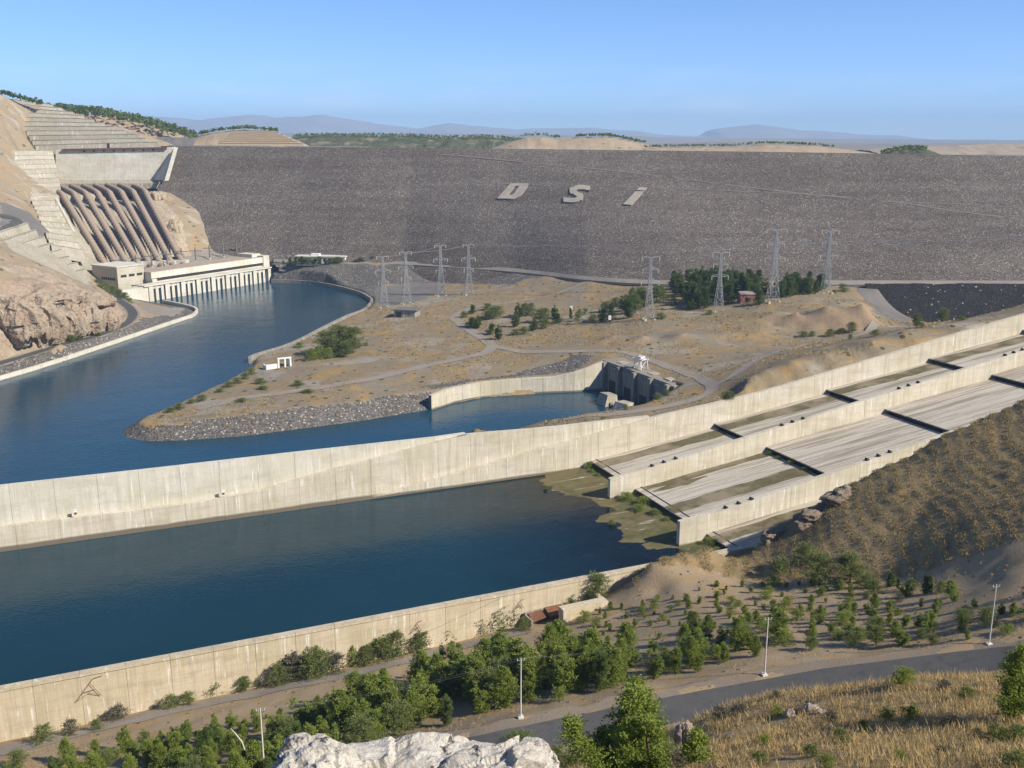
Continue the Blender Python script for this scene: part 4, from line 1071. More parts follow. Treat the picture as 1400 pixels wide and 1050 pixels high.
# ------------------------------------------------------------------ benched cut slopes
def benches(name, label, left, right, n, mat, tread=0.35, zs=None, push=0.0, parts='bench', parent=None, jag=0.0, lip=0.75, mat2=None):
    """stepped facing: left/right = (bottom xyz, top xyz); n separate benches, each a battered face and a level tread"""
    a0, a1 = [np.array(q, float) for q in left]; c0, c1 = [np.array(q, float) for q in right]
    o = thing(name, a0, 0, label, 'cut slope')
    for k in range(n):
        t0, t1 = k / n, (k + 1) / n
        seg = 10
        top = []; bot = []; back = []
        for j in range(seg + 1):
            u = j / seg
            lo = (a0 + (a1 - a0) * t0) * (1 - u) + (c0 + (c1 - c0) * t0) * u
            hi = (a0 + (a1 - a0) * t1) * (1 - u) + (c0 + (c1 - c0) * t1) * u
            w = jag * random.uniform(-1, 1)
            run = hi - lo; face = lo.copy(); face[:2] += run[:2] * (1 - tread); face[2] = hi[2] + w * 0.3
            lo2 = lo.copy(); lo2[2] += -7.0
            bot.append(lo2 - a0); top.append(face - a0); bk = hi.copy(); bk[2] = hi[2] + w * 0.3; back.append(bk - a0)
        V = bot + top + back; m_ = seg + 1; F = []
        for j in range(seg):
            F += [(j, j + 1, m_ + j + 1, m_ + j), (m_ + j, m_ + j + 1, 2 * m_ + j + 1, 2 * m_ + j)]
        # close the back so that it has depth
        V = V + [v + np.array([0, 0, -(a1[2] - a0[2]) / n * 1.05 - 1]) for v in back]
        for j in range(seg): F += [(2 * m_ + j, 2 * m_ + j + 1, 3 * m_ + j + 1, 3 * m_ + j)]
        F += [(0, m_, 2 * m_, 3 * m_), (seg, 3 * m_ + seg, 2 * m_ + seg, m_ + seg)]
        i0 = len(V); dirv = (a0 - a1)[:2]; dirv = dirv / (np.linalg.norm(dirv) + 1e-9); ov = np.array([dirv[0], dirv[1], 0]) * lip
        V = V + [v + ov for v in top] + [v + ov + np.array([0, 0, lip * .7]) for v in top] + [v + np.array([0, 0, lip * .7]) for v in top]  # lip added so that each bench drops a shadow line on its face
        for j in range(seg):
            for r0_ in (0, 1): F.append((i0 + r0_ * m_ + j, i0 + r0_ * m_ + j + 1, i0 + (r0_ + 1) * m_ + j + 1, i0 + (r0_ + 1) * m_ + j))
            F.append((m_ + j, m_ + j + 1, i0 + j + 1, i0 + j))
        link(parts, mesh_from(parts, V, F, mat if k % 2 else (mat2 or mat)), o)
    return o
MAT['bench'] = concrete('bench_shotcrete', (0.46, 0.42, 0.345), (0.29, 0.25, 0.19), 0.5, 0.6)
MAT['bench2'] = concrete('bench_shotcrete_grey', (0.41, 0.375, 0.31), (0.26, 0.22, 0.17), 0.5, 0.6)
benches('terraced_cut_slope', 'tall pale terraced cut slope above the intake wall', (PY(50, 205, 1424), PY(8, 135, 1500)), (PY(224, 199.5, 1424), PY(66, 143, 1510)), 11, MAT['bench'], 0.42, jag=0.6, mat2=MAT['bench2'])
benches('terraced_cut_slope', 'stepped pale benches left of the intake wall above the penstock heads', (P(18, 268, 101), PY(20, 206, 1300)), (P(84, 262, 100), PY(72, 206, 1360)), 9, MAT['bench'], 0.35, jag=0.8, mat2=MAT['bench2'])
benches('terraced_cut_slope', 'rounded shotcrete benches beside the leftmost penstock', (P(72, 342, 58), P(40, 268, 99)), (P(116, 350, 45), P(70, 266, 98)), 10, MAT['bench'], 0.45, jag=0.9, mat2=MAT['bench2'])
benches('terraced_cut_slope', 'lower stepped shotcrete benches above the dry hill at left', (P(76, 386, 38), P(-20, 322, 82)), (P(124, 376, 30), P(33, 305, 82)), 8, MAT['bench'], 0.45, jag=0.9, mat2=MAT['bench2'])

# ------------------------------------------------------------------ intake
intake = thing('intake_wall', PY(150, 246, 1402), 0, 'broad pale concrete intake wall above the penstock heads', 'wall')
io = PY(150, 246, 1402)
def ip(px, py, Yd): return PY(px, py, Yd) - io
npan = 12
for k in range(npan):
    xa = 76 + (236 - 76) * k / npan + 0.06; xb = 76 + (236 - 76) * (k + 1) / npan - 0.06
    ba, bb, ta, tb = ip(xa, 247, 1402), ip(xb, 247, 1402), ip(xa, 204.5 - k * 0.3, 1410), ip(xb, 204.5 - (k + 1) * 0.3, 1410)
    d = np.array([0, 14, 0])
    MB().poly8([ba, bb, bb + d, ba + d, ta, tb, tb + d, ta + d]).build('panel', MAT['concrete_pale'], intake)
ba, bb, ta, tb = ip(76, 247, 1402.5), ip(236, 247, 1402.5), ip(76, 205.3, 1410.5), ip(236, 202, 1410.5); d = np.array([0, 10, 0])
MB().poly8([ba, bb, bb + d, ba + d, ta, tb, tb + d, ta + d]).build('wall_core', MAT['concrete_dark'], intake)
s0_, s1_, s2_, s3_ = ip(76, 246.3, 1401), ip(231, 246, 1401), ip(214, 250.6, 1372), ip(72, 251.2, 1372); d = np.array([0, 0, -7.0])
MB().poly8([s3_ + d, s2_ + d, s1_ + d, s0_ + d, s3_, s2_, s1_, s0_]).build('apron_slab', MAT['shotcrete'], intake)
a, c_ = ip(85, 203.5, 1408), ip(228, 201, 1408)
MB().poly8([a + (0, -2, -2.2), c_ + (0, -2, -2.2), c_ + (0, 1.5, -2.2), a + (0, 1.5, -2.2), a + (0, -2, 0), c_ + (0, -2, 0), c_ + (0, 1.5, 0), a + (0, 1.5, 0)]).build('crane_beam', MAT['rust'], intake)
for k in range(8):
    q = ip(115 + k * 13.5, 206.5 - k * 0.25, 1408.6)
    MB().box(q[0] - .8, q[0] + .8, q[1] - 1.4, q[1] + 1, q[2] - 1.2, q[2] + .8).build('bracket', MAT['dark'], intake)
A, B_, C_, E = ip(238, 201.5, 1404), ip(211, 246, 1398), ip(225, 247, 1330), ip(242, 199.5, 1404)
d = np.array([5.5, 0, 0]); top = np.array([0, 0, .0])
b = MB(); b.prism([B_, C_, A], d); b.build('wing_wall', MAT['concrete_pale'], intake)
for k in range(9):
    q = ip(98 + k * 15.5, 252, 1392)
    MB().box(q[0] - .5, q[0] + .5, q[1] - .5, q[1] + .5, q[2] - 1, q[2] + 5.5).build('post', MAT['concrete_dark'], intake)
q = ip(148, 199, 1412); b = MB(); b.box(q[0] - 1.5, q[0] + 1.5, q[1] - 1, q[1] + 1, q[2] - 4, q[2] + 3); b.build('hoist_cabin', MAT['dark'], intake)

def car(loc, rz, label, mat):
    o = thing('parked_car', loc, rz, label, 'car', 'vehicles below the intake')
    b = MB(); b.box(-2.2, 2.2, -.9, .9, .35, 1.0); b.build('body', mat, o)
    b = MB(); b.poly8([(-1.4, -.85, 1.0), (1.2, -.85, 1.0), (1.2, .85, 1.0), (-1.4, .85, 1.0), (-.9, -.75, 1.6), (.7, -.75, 1.6), (.7, .75, 1.6), (-.9, .75, 1.6)]); b.build('cabin', MAT['dark'], o)
    for sx in (-1.4, 1.4):
        for sy in (-.9, .9):
            b = MB(); b.bar((sx, sy - .1, .35), (sx, sy + .1, .35), .35, 10); b.build('wheel', MAT['dark'], o)
    return o
car(P(173, 244, 107.6) + (0, 0, .3), 0.05, 'small white car below the intake wall, left of the other', MAT['white'])
car(P(178, 244, 107.6) + (0, 0, .3), -0.1, 'small pale car below the intake wall, right of the other', MAT['steel'])

# ------------------------------------------------------------------ penstocks
ORD = ['leftmost', 'second from the left', 'third from the left', 'fourth from the left', 'fourth from the right', 'third from the right', 'second from the right', 'rightmost']
ringmesh = None
for i in range(8):
    h0 = P(70 + 16.3 * i, 258.5 - 0.5 * i, 102.0); h1 = P(84 + 16.2 * i, 264.5 - 0.55 * i, 98.5)
    en = P(145 + 14.9 * i, 364 - 0.6 * i, 25.0)
    dr = en - h1; dr = dr / np.linalg.norm(dr)
    path = [h0 - (h1 - h0) * 0.35, h0, h0 + (h1 - h0) * 0.55, h1 + (en - h1) * 0.02, h1 + (en - h1) * 0.08]
    path = list(spline(path, 4)) + [h1 + (en - h1) * t for t in np.linspace(0.12, 1, 24)] + [en + dr * 6]
    o = thing('penstock', en, 0, 'brown ringed steel penstock, %s of the eight' % ORD[i], 'penstock', 'penstocks above the powerhouse')
    MB().tube([p - en for p in path], 4.0, 18).build('pipe', MAT['penstock'], o, True)
    if ringmesh is None:
        b = MB(); n = 18; 
        for k in range(n):
            t0 = 2 * math.pi * k / n; t1 = 2 * math.pi * (k + 1) / n
            for z0_, z1_, r0_, r1_ in ((-.28, -.28, 3.95, 4.35), (-.28, .28, 4.35, 4.35), (.28, .28, 4.35, 3.95)):
                f_ = lambda t, r, z: (math.cos(t) * r, math.sin(t) * r, z)
                b.quad(f_(t0, r0_, z0_), f_(t1, r0_, z0_), f_(t1, r1_, z1_), f_(t0, r1_, z1_))
        ringmesh = b.mesh('ring', simple('dusty_ring', (0.31, 0.24, 0.18), 0.8, 0.2, 0.3))
    q = Vector(dr).to_track_quat('Z', 'Y').to_euler()
    for t in np.linspace(0.03, 0.97, 25):
        r = link('ring', ringmesh, o); r.location = tuple((h1 + (en - h1) * t - en)); r.rotation_euler = q
    b = MB(); w = 5.6; dn = np.array([0, 0, -7.0])
    b.box(-w, w, -5, 8, -6, 3.5); bl = b.build('anchor_block', MAT['concrete_pale'], o)
# stair channel beside the first penstock and rail beside the last
def rail(name, p0, p1, r, mat, label, cat):
    o = thing(name, p0, 0, label, cat); MB().bar((0, 0, 0), tuple(p1 - p0), r, 6).build('channel', mat, o); return o
rail('stair_channel', P(76, 271, 95), P(126, 364, 26), 1.5, MAT['concrete_pale'], 'straight pale stair channel running down beside the leftmost penstock', 'stairway')
rail('cable_duct', P(191, 262, 95), P(248, 354, 28), 1.0, MAT['rust'], 'thin dark cable duct down the slope beside the rightmost penstock', 'duct')

# ------------------------------------------------------------------ powerhouse
ph = thing('powerhouse', (PHD[0], PHD[1], 0), math.atan2(PHA[1], PHA[0]), 'long pale powerhouse with sixteen dark gate openings standing in the water', 'powerhouse')
def pb(name, x0, x1, y0, y1, z0, z1, mat, par=None): return MB().box(x0, x1, y0, y1, z0, z1).build(name, mat, par or ph)
MAT['phwhite'] = concrete('powerhouse_concrete', (0.64, 0.61, 0.545), (0.36, 0.33, 0.28), 1.0, 0.45)
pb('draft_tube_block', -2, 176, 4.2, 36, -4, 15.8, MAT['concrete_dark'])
pb('deck', -6, 178, -1.4, 12, 15.85, 17.2, MAT['phwhite'])
pb('end_wall', -34, -0.2, 0.4, 14, -3, 15.8, MAT['phwhite'])
pb('end_wall', 172.5, 177, -0.6, 20, -4, 15.8, MAT['phwhite'])
pitch = 21.2
for i in range(8):
    x = 2.0 + i * pitch
    u = thing('draft_tube_bay', (0, 0, 0)); u.parent = ph
    pb('pier', x - 2.0, x + 3.6, -0.8, 4, -4, 15.8, MAT['phwhite'], u)
    pb('pier', x + 7.0, x + 10.8, 0, 4, -4, 15.8, MAT['phwhite'], u)
    pb('pier', x + 14.2, x + 17.4, 0, 4, -4, 15.8, MAT['phwhite'], u)
    pb('lintel', x + 3.65, x + 6.95, 0.5, 4, 12.6, 15.8, MAT['phwhite'], u)
    pb('lintel', x + 10.85, x + 14.15, 0.5, 4, 12.6, 15.8, MAT['phwhite'], u)
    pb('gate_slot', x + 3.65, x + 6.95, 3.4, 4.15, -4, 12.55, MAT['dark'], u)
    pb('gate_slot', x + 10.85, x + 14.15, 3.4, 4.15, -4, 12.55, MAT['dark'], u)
pb('hall', 16, 182, 12.5, 44, 5, 27.0, MAT['phwhite'])
pb('recess_band', 22, 176, 12.2, 12.6, 18.3, 21.2, MAT['dark'])  # near-black strip painted in for the recess line below the parapet
pb('parapet', 14, 184, 11.2, 13.0, 21.5, 28.0, MAT['phwhite'])
pb('roof', 15, 183, 13.2, 45, 27.02, 27.8, simple('roof_gravel', (0.36, 0.29, 0.22), 0.9, 0.2, 0.2))
pb('roof_box', 168, 182, 20, 44, 27.9, 31.5, MAT['phwhite'])
pb('end_block', 176.5, 186, 10, 46, 0, 29.5, MAT['phwhite'])
an = thing('annex', (0, 0, 0)); an.parent = ph
pb('annex_wall', -18, 15.5, 24, 64, 6, 35.5, concrete('annex_render', (0.50, 0.46, 0.39), (0.35, 0.31, 0.26), 1.0, 0.3), an)
pb('annex_roof', -19, 16.3, 23.2, 64.8, 35.55, 36.6, MAT['phwhite'], an)
for k in range(3):
    pb('window', -14 + k * 10, -7 + k * 10, 23.75, 24.2, 25, 27.5, MAT['dark'], an)
for k in range(7):
    pb('window', -18.25, -17.8, 28 + k * 3.2, 30.2 + k * 3.2, 22, 24.6, MAT['dark'], an)
pb('doorway', -18.3, -17.8, 54, 62, 7, 19, MAT['dark'], an)
# wing wall right of the powerhouse
MB().prism([(178, 6, -3), (192, 6, -3), (205, 30, 22), (178, 30, 22)], (0, 2.5, 0)).build('wing_wall', MAT['concrete_pale'], ph)
MAT['darksteel'] = simple('weathered_steel', (0.17, 0.17, 0.17), 0.7, 0.2)
# take-off posts with a beam on the yard behind
for k, (px, pt) in enumerate([(165, 355), (187, 352), (208, 349), (229, 346), (249, 342), (268, 341), (287, 337), (306, 335), (324, 333)]):
    g = P(px, pt + 16, 25.0)
    o = thing('takeoff_post', g, 0, 'slim grey take-off post behind the powerhouse, %s from the left' % ['first', 'second', 'third', 'fourth', 'fifth', 'sixth', 'seventh', 'eighth', 'ninth'][k], 'post', 'take-off posts behind the powerhouse')
    MB().bar((0, 0, -2), (0, 0, 16), 0.95, 6, 0.7).build('shaft', MAT['darksteel'], o); MB().box(-7.8, 7.8, -.35, .35, 11.6, 12.5).build('crossbeam', MAT['darksteel'], o)
    MB().box(-.9, .9, -.9, .9, -2, 0.6).build('footing', MAT['concrete_pale'], o)
# foam where the turbines discharge
m = M('foam', 0.6, 0.3); q = m.pos(); f = m.noise(q, 0.22, 6, 0.7, 1.2)
m.color((0.55, 0.62, 0.64, 1)); tr = m.node('ShaderNodeBsdfTransparent'); mx = m.node('ShaderNodeMixShader')
q2 = m.sep(m.obj()); rr = m.math('SQRT', m.math('ADD', m.math('POWER', m.math('MULTIPLY', q2[0], 1 / 34.0), 2.0), m.math('POWER', m.math('MULTIPLY', q2[1], 1 / 17.0), 2.0)))
al = m.math('MULTIPLY', m.val(f, 0.53, 0.68), m.val(rr, 1.0, 0.3)); al = m.math('MULTIPLY', al, 0.75)
m.l.new(al, mx.inputs[0]); m.l.new(tr.outputs[0], mx.inputs[1]); m.l.new(m.b.outputs[0], mx.inputs[2]); m.l.new(mx.outputs[0], m.out.inputs['Surface'])
for (px, py, sc) in ((352, 400, 1.0), (300, 411, 0.7), (250, 424, 0.45)):
    c_ = P(px, py, 0.05); me = mesh_from('foam', [(-34, -17, 0), (34, -17, 0), (34, 17, 0), (-34, 17, 0)], [(0, 1, 2, 3)], m.m); o = link('foam', me); o.location = tuple(c_); o.rotation_euler = (0, 0, math.atan2(PHA[1], PHA[0])); o.scale = (sc, sc, 1); tag(o, kind='stuff')

# ================================================================== HILLS AND MOUNTAINS BEYOND
def ridge(name, sky, Yd, depth, mat, base, seed, rough=0.05, n=160, m_=26, kind='structure', ext=0):
    """hill with the given skyline (pixels) at distance Yd, rounded front and back"""
    sky = sorted(sky); xs_ = np.array([q[0] for q in sky]); ys_ = np.array([q[1] for q in sky])
    px = np.linspace(xs_[0], xs_[-1], n); py = np.interp(px, xs_, ys_)
    top = np.array([PY(a, c_, Yd) for a, c_ in zip(px, py)])
    t = np.linspace(-1, 1, m_)
    U, T = np.meshgrid(np.arange(n), t)
    X = top[U, 0] * (1 + T * depth / Yd * 0.5); Y = Yd + T * depth
    prof = np.where(T < 0, 1 - np.abs(T) ** 1.7, 1 - np.abs(T) ** 1.3)
    hh = np.maximum(top[U, 2] - base, 0)
    L = depth * 0.3
    Z = base - 3 + hh * prof * (1 + 0.0 * X) + fbm(X / L, Y / L, 5, seed) * hh * rough * 3 * (1 - prof) + fbm(X / L * 3, Y / L * 3, 4, seed + 5) * hh * rough
    o = link(name, grid_mesh(name, X, Y, Z, mat)); tag(o, kind=kind); return o, top, (X, Y, Z)
pinehill, top_a, _ = ridge('pine_hill', [(20, 150), (75, 147), (137, 153), (184, 161), (214, 169), (248, 178), (275, 188)], 1980, 150, MAT['tan_hill'], 120, 101)
ridge('reservoir_shore', [(160, 196), (200, 186), (240, 184.5), (280, 186), (300, 192), (330, 200)], 1680, 100, MAT['grey_gravel'], 125, 102)
# hill behind the dam with a benched face
benchhill, top_c, _ = ridge('benched_hill', [(262, 190), (273, 183), (296, 178), (337, 174.5), (378, 178.5), (397, 185), (427, 199)], 1700, 110, MAT['tan_hill'], 140, 103)
benches('terraced_cut_slope', 'stepped pale cut face on the round hill beyond the crest', (PY(297, 199, 1560), PY(320, 179, 1665)), (PY(418, 199, 1560), PY(372, 179, 1665)), 7, MAT['tan_hill'], 0.4, jag=0.5)
forest, top_d, grid_d = ridge('wooded_hills', [(400, 186), (410, 184), (440, 183), (500, 183.5), (560, 184), (610, 186.5), (660, 185), (690, 187), (730, 192)], 2250, 220, MAT['green_hill'], 130, 104, 0.12)
tanhill, top_e, _ = ridge('tan_hill', [(672, 200), (683, 196), (700, 190), (720, 184.5), (740, 183.5), (760, 187), (800, 185), (830, 184.5), (850, 187.5), (880, 194), (905, 201)], 1760, 130, MAT['tan_hill'], 138, 105)
lowhill, top_f, _ = ridge('low_hill', [(880, 200), (900, 199.5), (953, 198.5), (1000, 198.5), (1043, 194.5), (1080, 195.5), (1114, 197), (1160, 202), (1207, 209)], 1700, 120, MAT['tan_hill'], 132, 106)
greenhill, top_g, _ = ridge('green_knoll', [(1195, 210), (1215, 204), (1240, 200), (1262, 200.5), (1285, 208), (1292, 211)], 1600, 70, MAT['green_hill'], 132, 107, 0.1)
ridge('cliff_plateau', [(1180, 204), (1230, 200), (1272, 199), (1300, 197.5), (1350, 197), (1385, 195.5), (1440, 195), (1520, 196)], 3600, 420, MAT['tan_hill'], 118, 108, 0.2)
ridge('far_plateau', [(840, 199), (900, 196), (960, 194), (1040, 192.5), (1120, 193.5), (1180, 195), (1260, 195.5), (1330, 195), (1500, 196)], 6500, 900, MAT['far'], 110, 109, 0.08)
ridge('far_mountains', [(-120, 168), (0, 164), (120, 160), (200, 159), (235, 161), (271, 164), (300, 161), (345, 157), (380, 161), (400, 160), (443, 157), (470, 162), (514, 169), (571, 176), (614, 169), (640, 172), (671, 174), (708, 177), (726, 175), (811, 175), (876, 180), (900, 184), (957, 186), (971, 177), (1000, 173), (1032, 170), (1060, 174), (1086, 177), (1164, 183), (1221, 185), (1257, 190), (1330, 193), (1500, 193)], 25000, 5000, MAT['mountain'], 60, 110, 0.08, 420, 40)
ridge('far_foothills', [(-120, 186), (200, 182), (300, 184), (420, 181), (520, 183), (620, 182), (740, 184), (860, 186), (960, 188), (1100, 189), (1500, 192)], 14000, 2200, MAT['far'], 80, 111, 0.08, 260, 30)
g = MB(); g.quad((-30000, 1900, 117), (30000, 1900, 117), (30000, 30000, 117), (-30000, 30000, 117)); tag(g.build('plain', MAT['far']), kind='structure')
g = MB(); g.quad((-30000, -6000, -14), (30000, -6000, -14), (30000, 1895, -14), (-30000, 1895, -14)); tag(g.build('valley_ground', MAT['far']), kind='structure')

# haze: closed box of even, thin air round the scene
hz = D.materials.new('haze_air'); hz.use_nodes = True; hn = hz.node_tree.nodes; hn.clear()
ho = hn.new('ShaderNodeOutputMaterial'); hv = hn.new('ShaderNodeVolumePrincipled'); hv.inputs['Color'].default_value = (0.50, 0.72, 1.0, 1); hv.inputs['Density'].default_value = 0.00006; hv.inputs['Anisotropy'].default_value = 0.0
hz.node_tree.links.new(hv.outputs[0], ho.inputs['Volume'])
o = MB().box(-34000, 34000, -4000, 34000, -16, 900).build('haze', hz); tag(o, kind='stuff')

# ================================================================== CULVERT BASIN ON THE PENINSULA
cw = [P(a, b_, 0.0) for a, b_ in [(590, 561), (621, 551), (662, 543), (720, 538.5), (790, 536)]] + [np.append(P(826, 495, 19.0)[:2], 0)]
poly_wall('culvert_wall', [q[:2] for q in cw], -3, 10, 2.4, MAT['concrete'], 'pale retaining wall of the small basin, rising towards the shaded outlet', 'wall', 14, 0.2, zfun=lambda t: float(np.interp(t, [0, .12, .3, .72, .86, 1.0], [9.5, 10.4, 10.2, 10.8, 14.5, 19.4])))
ga = P(828, 494, 19.0)[:2]; gb = P(922, 528, 19.0)[:2]; gd = gb - ga; GL = float(np.linalg.norm(gd)); gd /= GL
gate = thing('outlet_structure', (ga[0], ga[1], 0), math.atan2(gd[1], gd[0]), 'shaded concrete outlet block with buttress piers at the small basin', 'outlet structure')
# local x along the face (towards camera), local y to the land side
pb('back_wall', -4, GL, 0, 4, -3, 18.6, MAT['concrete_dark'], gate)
pb('platform', -4, GL - 4, 0.1, 16, 18.62, 19.2, MAT['gravel'], gate)
for k in range(5):
    x = 1 + k * (GL - 6) / 4
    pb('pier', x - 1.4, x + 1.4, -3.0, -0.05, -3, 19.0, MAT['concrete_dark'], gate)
for k in range(4):
    x = 1 + (k + 0.5) * (GL - 6) / 4
    pb('gate_leaf', x - 4.0, x + 4.0, -0.6, -0.06, -3, 7.5 - k, MAT['dark'], gate)
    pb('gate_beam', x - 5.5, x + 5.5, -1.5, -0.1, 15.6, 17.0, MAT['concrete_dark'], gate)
    pb('hatch_slab', x - 3.6, x + 3.0, 4.5, 11.0, 19.22, 19.6 + 0.3 * (k % 2), MAT['shotcrete'], gate)
for i, (px, py, w, h, lab) in enumerate([(830, 553, 11, 7, 'left sloping concrete block standing in the small basin'), (853, 560, 12, 4.5, 'right low concrete block at the head of the small basin')]):
    q = P(px, py, 0.0); o = thing('concrete_block', q, 0.5 + 0.2 * i, lab, 'block', 'blocks in the small basin')
    MB().poly8([(-w * .5, -5, -2), (w * .5, -5, -2), (w * .5, 6, -2), (-w * .5, 6, -2), (-w * .15, -3, h), (w * .5, -3, h * .9), (w * .5, 6, h * .9), (-w * .15, 6, h)]).build('block_body', MAT['shotcrete'], o)
    MB().box(-1.0, 1.0, -5.6, -4.5, -2, h * .35).build('foot', MAT['concrete_dark'], o)
# white gantry crane on the platform
q = P(876, 504, 19.5); cr = thing('gantry_crane', q, math.atan2(gd[1], gd[0]) + 0.15, 'white steel gantry crane on the outlet platform', 'crane')
cr.scale = (.62, .62, .62)
for x in (-5.5, 5.5):
    for y in (-4.5, 4.5):
        MB().bar((x, y, 0), (x * .85, y * .9, 10.5), .75, 4).build('leg', MAT['white'], cr)
for y in (-4.1, 4.1):
    MB().bar((-9.5, y, 10.6), (6.5, y, 10.6), .8, 4).build('girder', MAT['white'], cr)
for x in (-4.8, 4.8):
    MB().bar((x, -4.6, 10.4), (x, 4.6, 10.4), .6, 4).build('cross_girder', MAT['white'], cr)
    MB().bar((x, -4.5, 1), (x * .9, 4.2, 9.8), .35, 4).build('brace', MAT['white'], cr)
MB().box(-3, 3, -3, 3, 11.3, 13.4).build('hoist_house', MAT['white'], cr)
MB().bar((-9.5, 0, 10.8), (-2, 0, 14.6), .5, 4).build('jib', MAT['white'], cr); MB().bar((-2, 0, 14.6), (4, 0, 13.2), .4, 4).build('jib_stay', MAT['white'], cr)

# ================================================================== BUILDINGS ON THE FLATS
def gp(px, py, H=None): return hit(px, py, H or H_pen, 60, 2500, 1500)
# office behind the trees at the dam's foot
q = P(440, 360.5, 20.8); ob = thing('office_building', q, -0.1, 'low white office building among trees at the foot of the dam', 'building')
MB().box(-30, 30, -6, 8, -2, 8.5).build('wall', MAT['white'], ob); MB().box(-31, 31, -7, 9, 8.52, 9.6).build('roof', MAT['phwhite'], ob)
MB().box(-12, -2, -3, 4, 9.62, 12).build('roof_room', MAT['white'], ob)
for k in range(9): MB().box(-27 + k * 6.2, -23 + k * 6.2, -6.3, -5.9, 3.5, 6.5).build('window', MAT['dark'], ob)
# half-buried concrete chamber
q = gp(556, 433); cb = thing('concrete_chamber', q, -0.25, 'grey half-buried concrete chamber below the left pylons', 'building')
MB().box(-11, 9, -3, 12, -2, 6.0).build('wall', MAT['concrete_dark'], cb); MB().box(-12, 11, -4, 14, 6.02, 6.9).build('roof', MAT['grey_gravel'], cb); MB().box(-9, -4, -3.3, -2.9, 0, 4.2).build('doorway', MAT['dark'], cb)
# roofless white walls by the river
q = gp(381, 503); rb_ = thing('ruined_shelter', q, 0.5, 'roofless white shelter walls on the river bank', 'building')
MB().box(-9, -1, -.5, .5, -1, 3.2).build('wall', MAT['white'], rb_)
for x in (-0.5, 4.2, 8.2): MB().box(x, x + 1.1, -.6, .6, -1, 6.4).build('pillar', MAT['white'], rb_)
MB().box(-0.6, 9.4, -.8, .8, 6.42, 7.2).build('lintel', MAT['white'], rb_); MB().box(8.2, 9.2, .65, 9, -1, 5.4).build('side_wall', MAT['white'], rb_); MB().box(-9.2, -8.2, .55, 8, -1, 2.4).build('side_wall', MAT['white'], rb_)
# red hut among pines
q = gp(1020, 412); rh = thing('red_hut', q, 0.1, 'small red-walled hut half hidden in the pine grove', 'building')
MB().box(-6.5, 6.5, -4, 4, -1, 6.2).build('wall', simple('red_wall', (0.26, 0.10, 0.075), 0.9), rh); MB().prism([(-7, -4.6, 6.22), (7, -4.6, 6.22), (7, 0, 8.4), (-7, 0, 8.4)], (0, 0, .3)).build('roof', MAT['gravel'], rh)
MB().prism([(-7, 4.6, 6.22), (-7, 0, 8.4), (7, 0, 8.4), (7, 4.6, 6.22)], (0, 0, .3)).build('roof', MAT['gravel'], rh)
MB().box(-2, 2, -4.2, -3.9, -.5, 3.8).build('doorway', MAT['dark'], rh)
# marker posts
for px, py, lab in ((781, 430, 'white marker board on a post left of the grove track'), (833.5, 444, 'white marker board on a post below the green trees')):
    q = gp(px, py); o = thing('marker_board', q, 0, lab, 'sign', 'marker boards on the peninsula')
    MB().bar((0, 0, -1), (0, 0, 4), .3, 6).build('post', MAT['dark'], o); MB().box(-1.1, 1.1, -.2, .2, 4, 7.6).build('board', MAT['white'], o)
# low concrete cistern near the plantation, with a collapsed shed
q = hit(800, 838, H_near2); ci = thing('retaining_block', q, SROT + 0.02, 'low tan concrete block between the basin wall and the young pines', 'block')
MB().box(-9, 8, -1.5, 2.0, -2, 3.4).build('front_wall', MAT['concrete_warm'], ci); MB().box(6.5, 8.05, 2.05, 9, -2, 3.2).build('side_wall', MAT['concrete_warm'], ci)
q = hit(757, 848, H_near2); sh = thing('collapsed_shed', q, SROT + 0.05, 'collapsed shed with rusty roof sheets beside the basin wall', 'shed')
MB().box(-9, 6.5, 3.5, 4.2, -2, 3.0).build('back_wall', MAT['concrete_dark'], sh); MB().box(6.0, 6.8, -1.0, 4.2, -2, 3.2).build('side_wall', MAT['rust'], sh); MB().box(-9, -8.3, -1.0, 3.45, -2, 2.2).build('side_wall', MAT['concrete_dark'], sh)
MB().poly8([(-2, -1.2, 2.3), (4, -1.2, 2.1), (4.6, 3.6, 3.2), (-1.6, 3.6, 3.3), (-2, -1.2, 2.5), (4, -1.2, 2.3), (4.6, 3.6, 3.4), (-1.6, 3.6, 3.5)]).build('roof_sheet', MAT['rust'], sh)
MB().poly8([(-8, -.6, 1.2), (-3.4, -.9, 2.2), (-3, 3.4, 3.0), (-8, 3.4, 2.6), (-8, -.6, 1.4), (-3.4, -.9, 2.4), (-3, 3.4, 3.2), (-8, 3.4, 2.8)]).build('roof_sheet', MAT['rust'], sh)

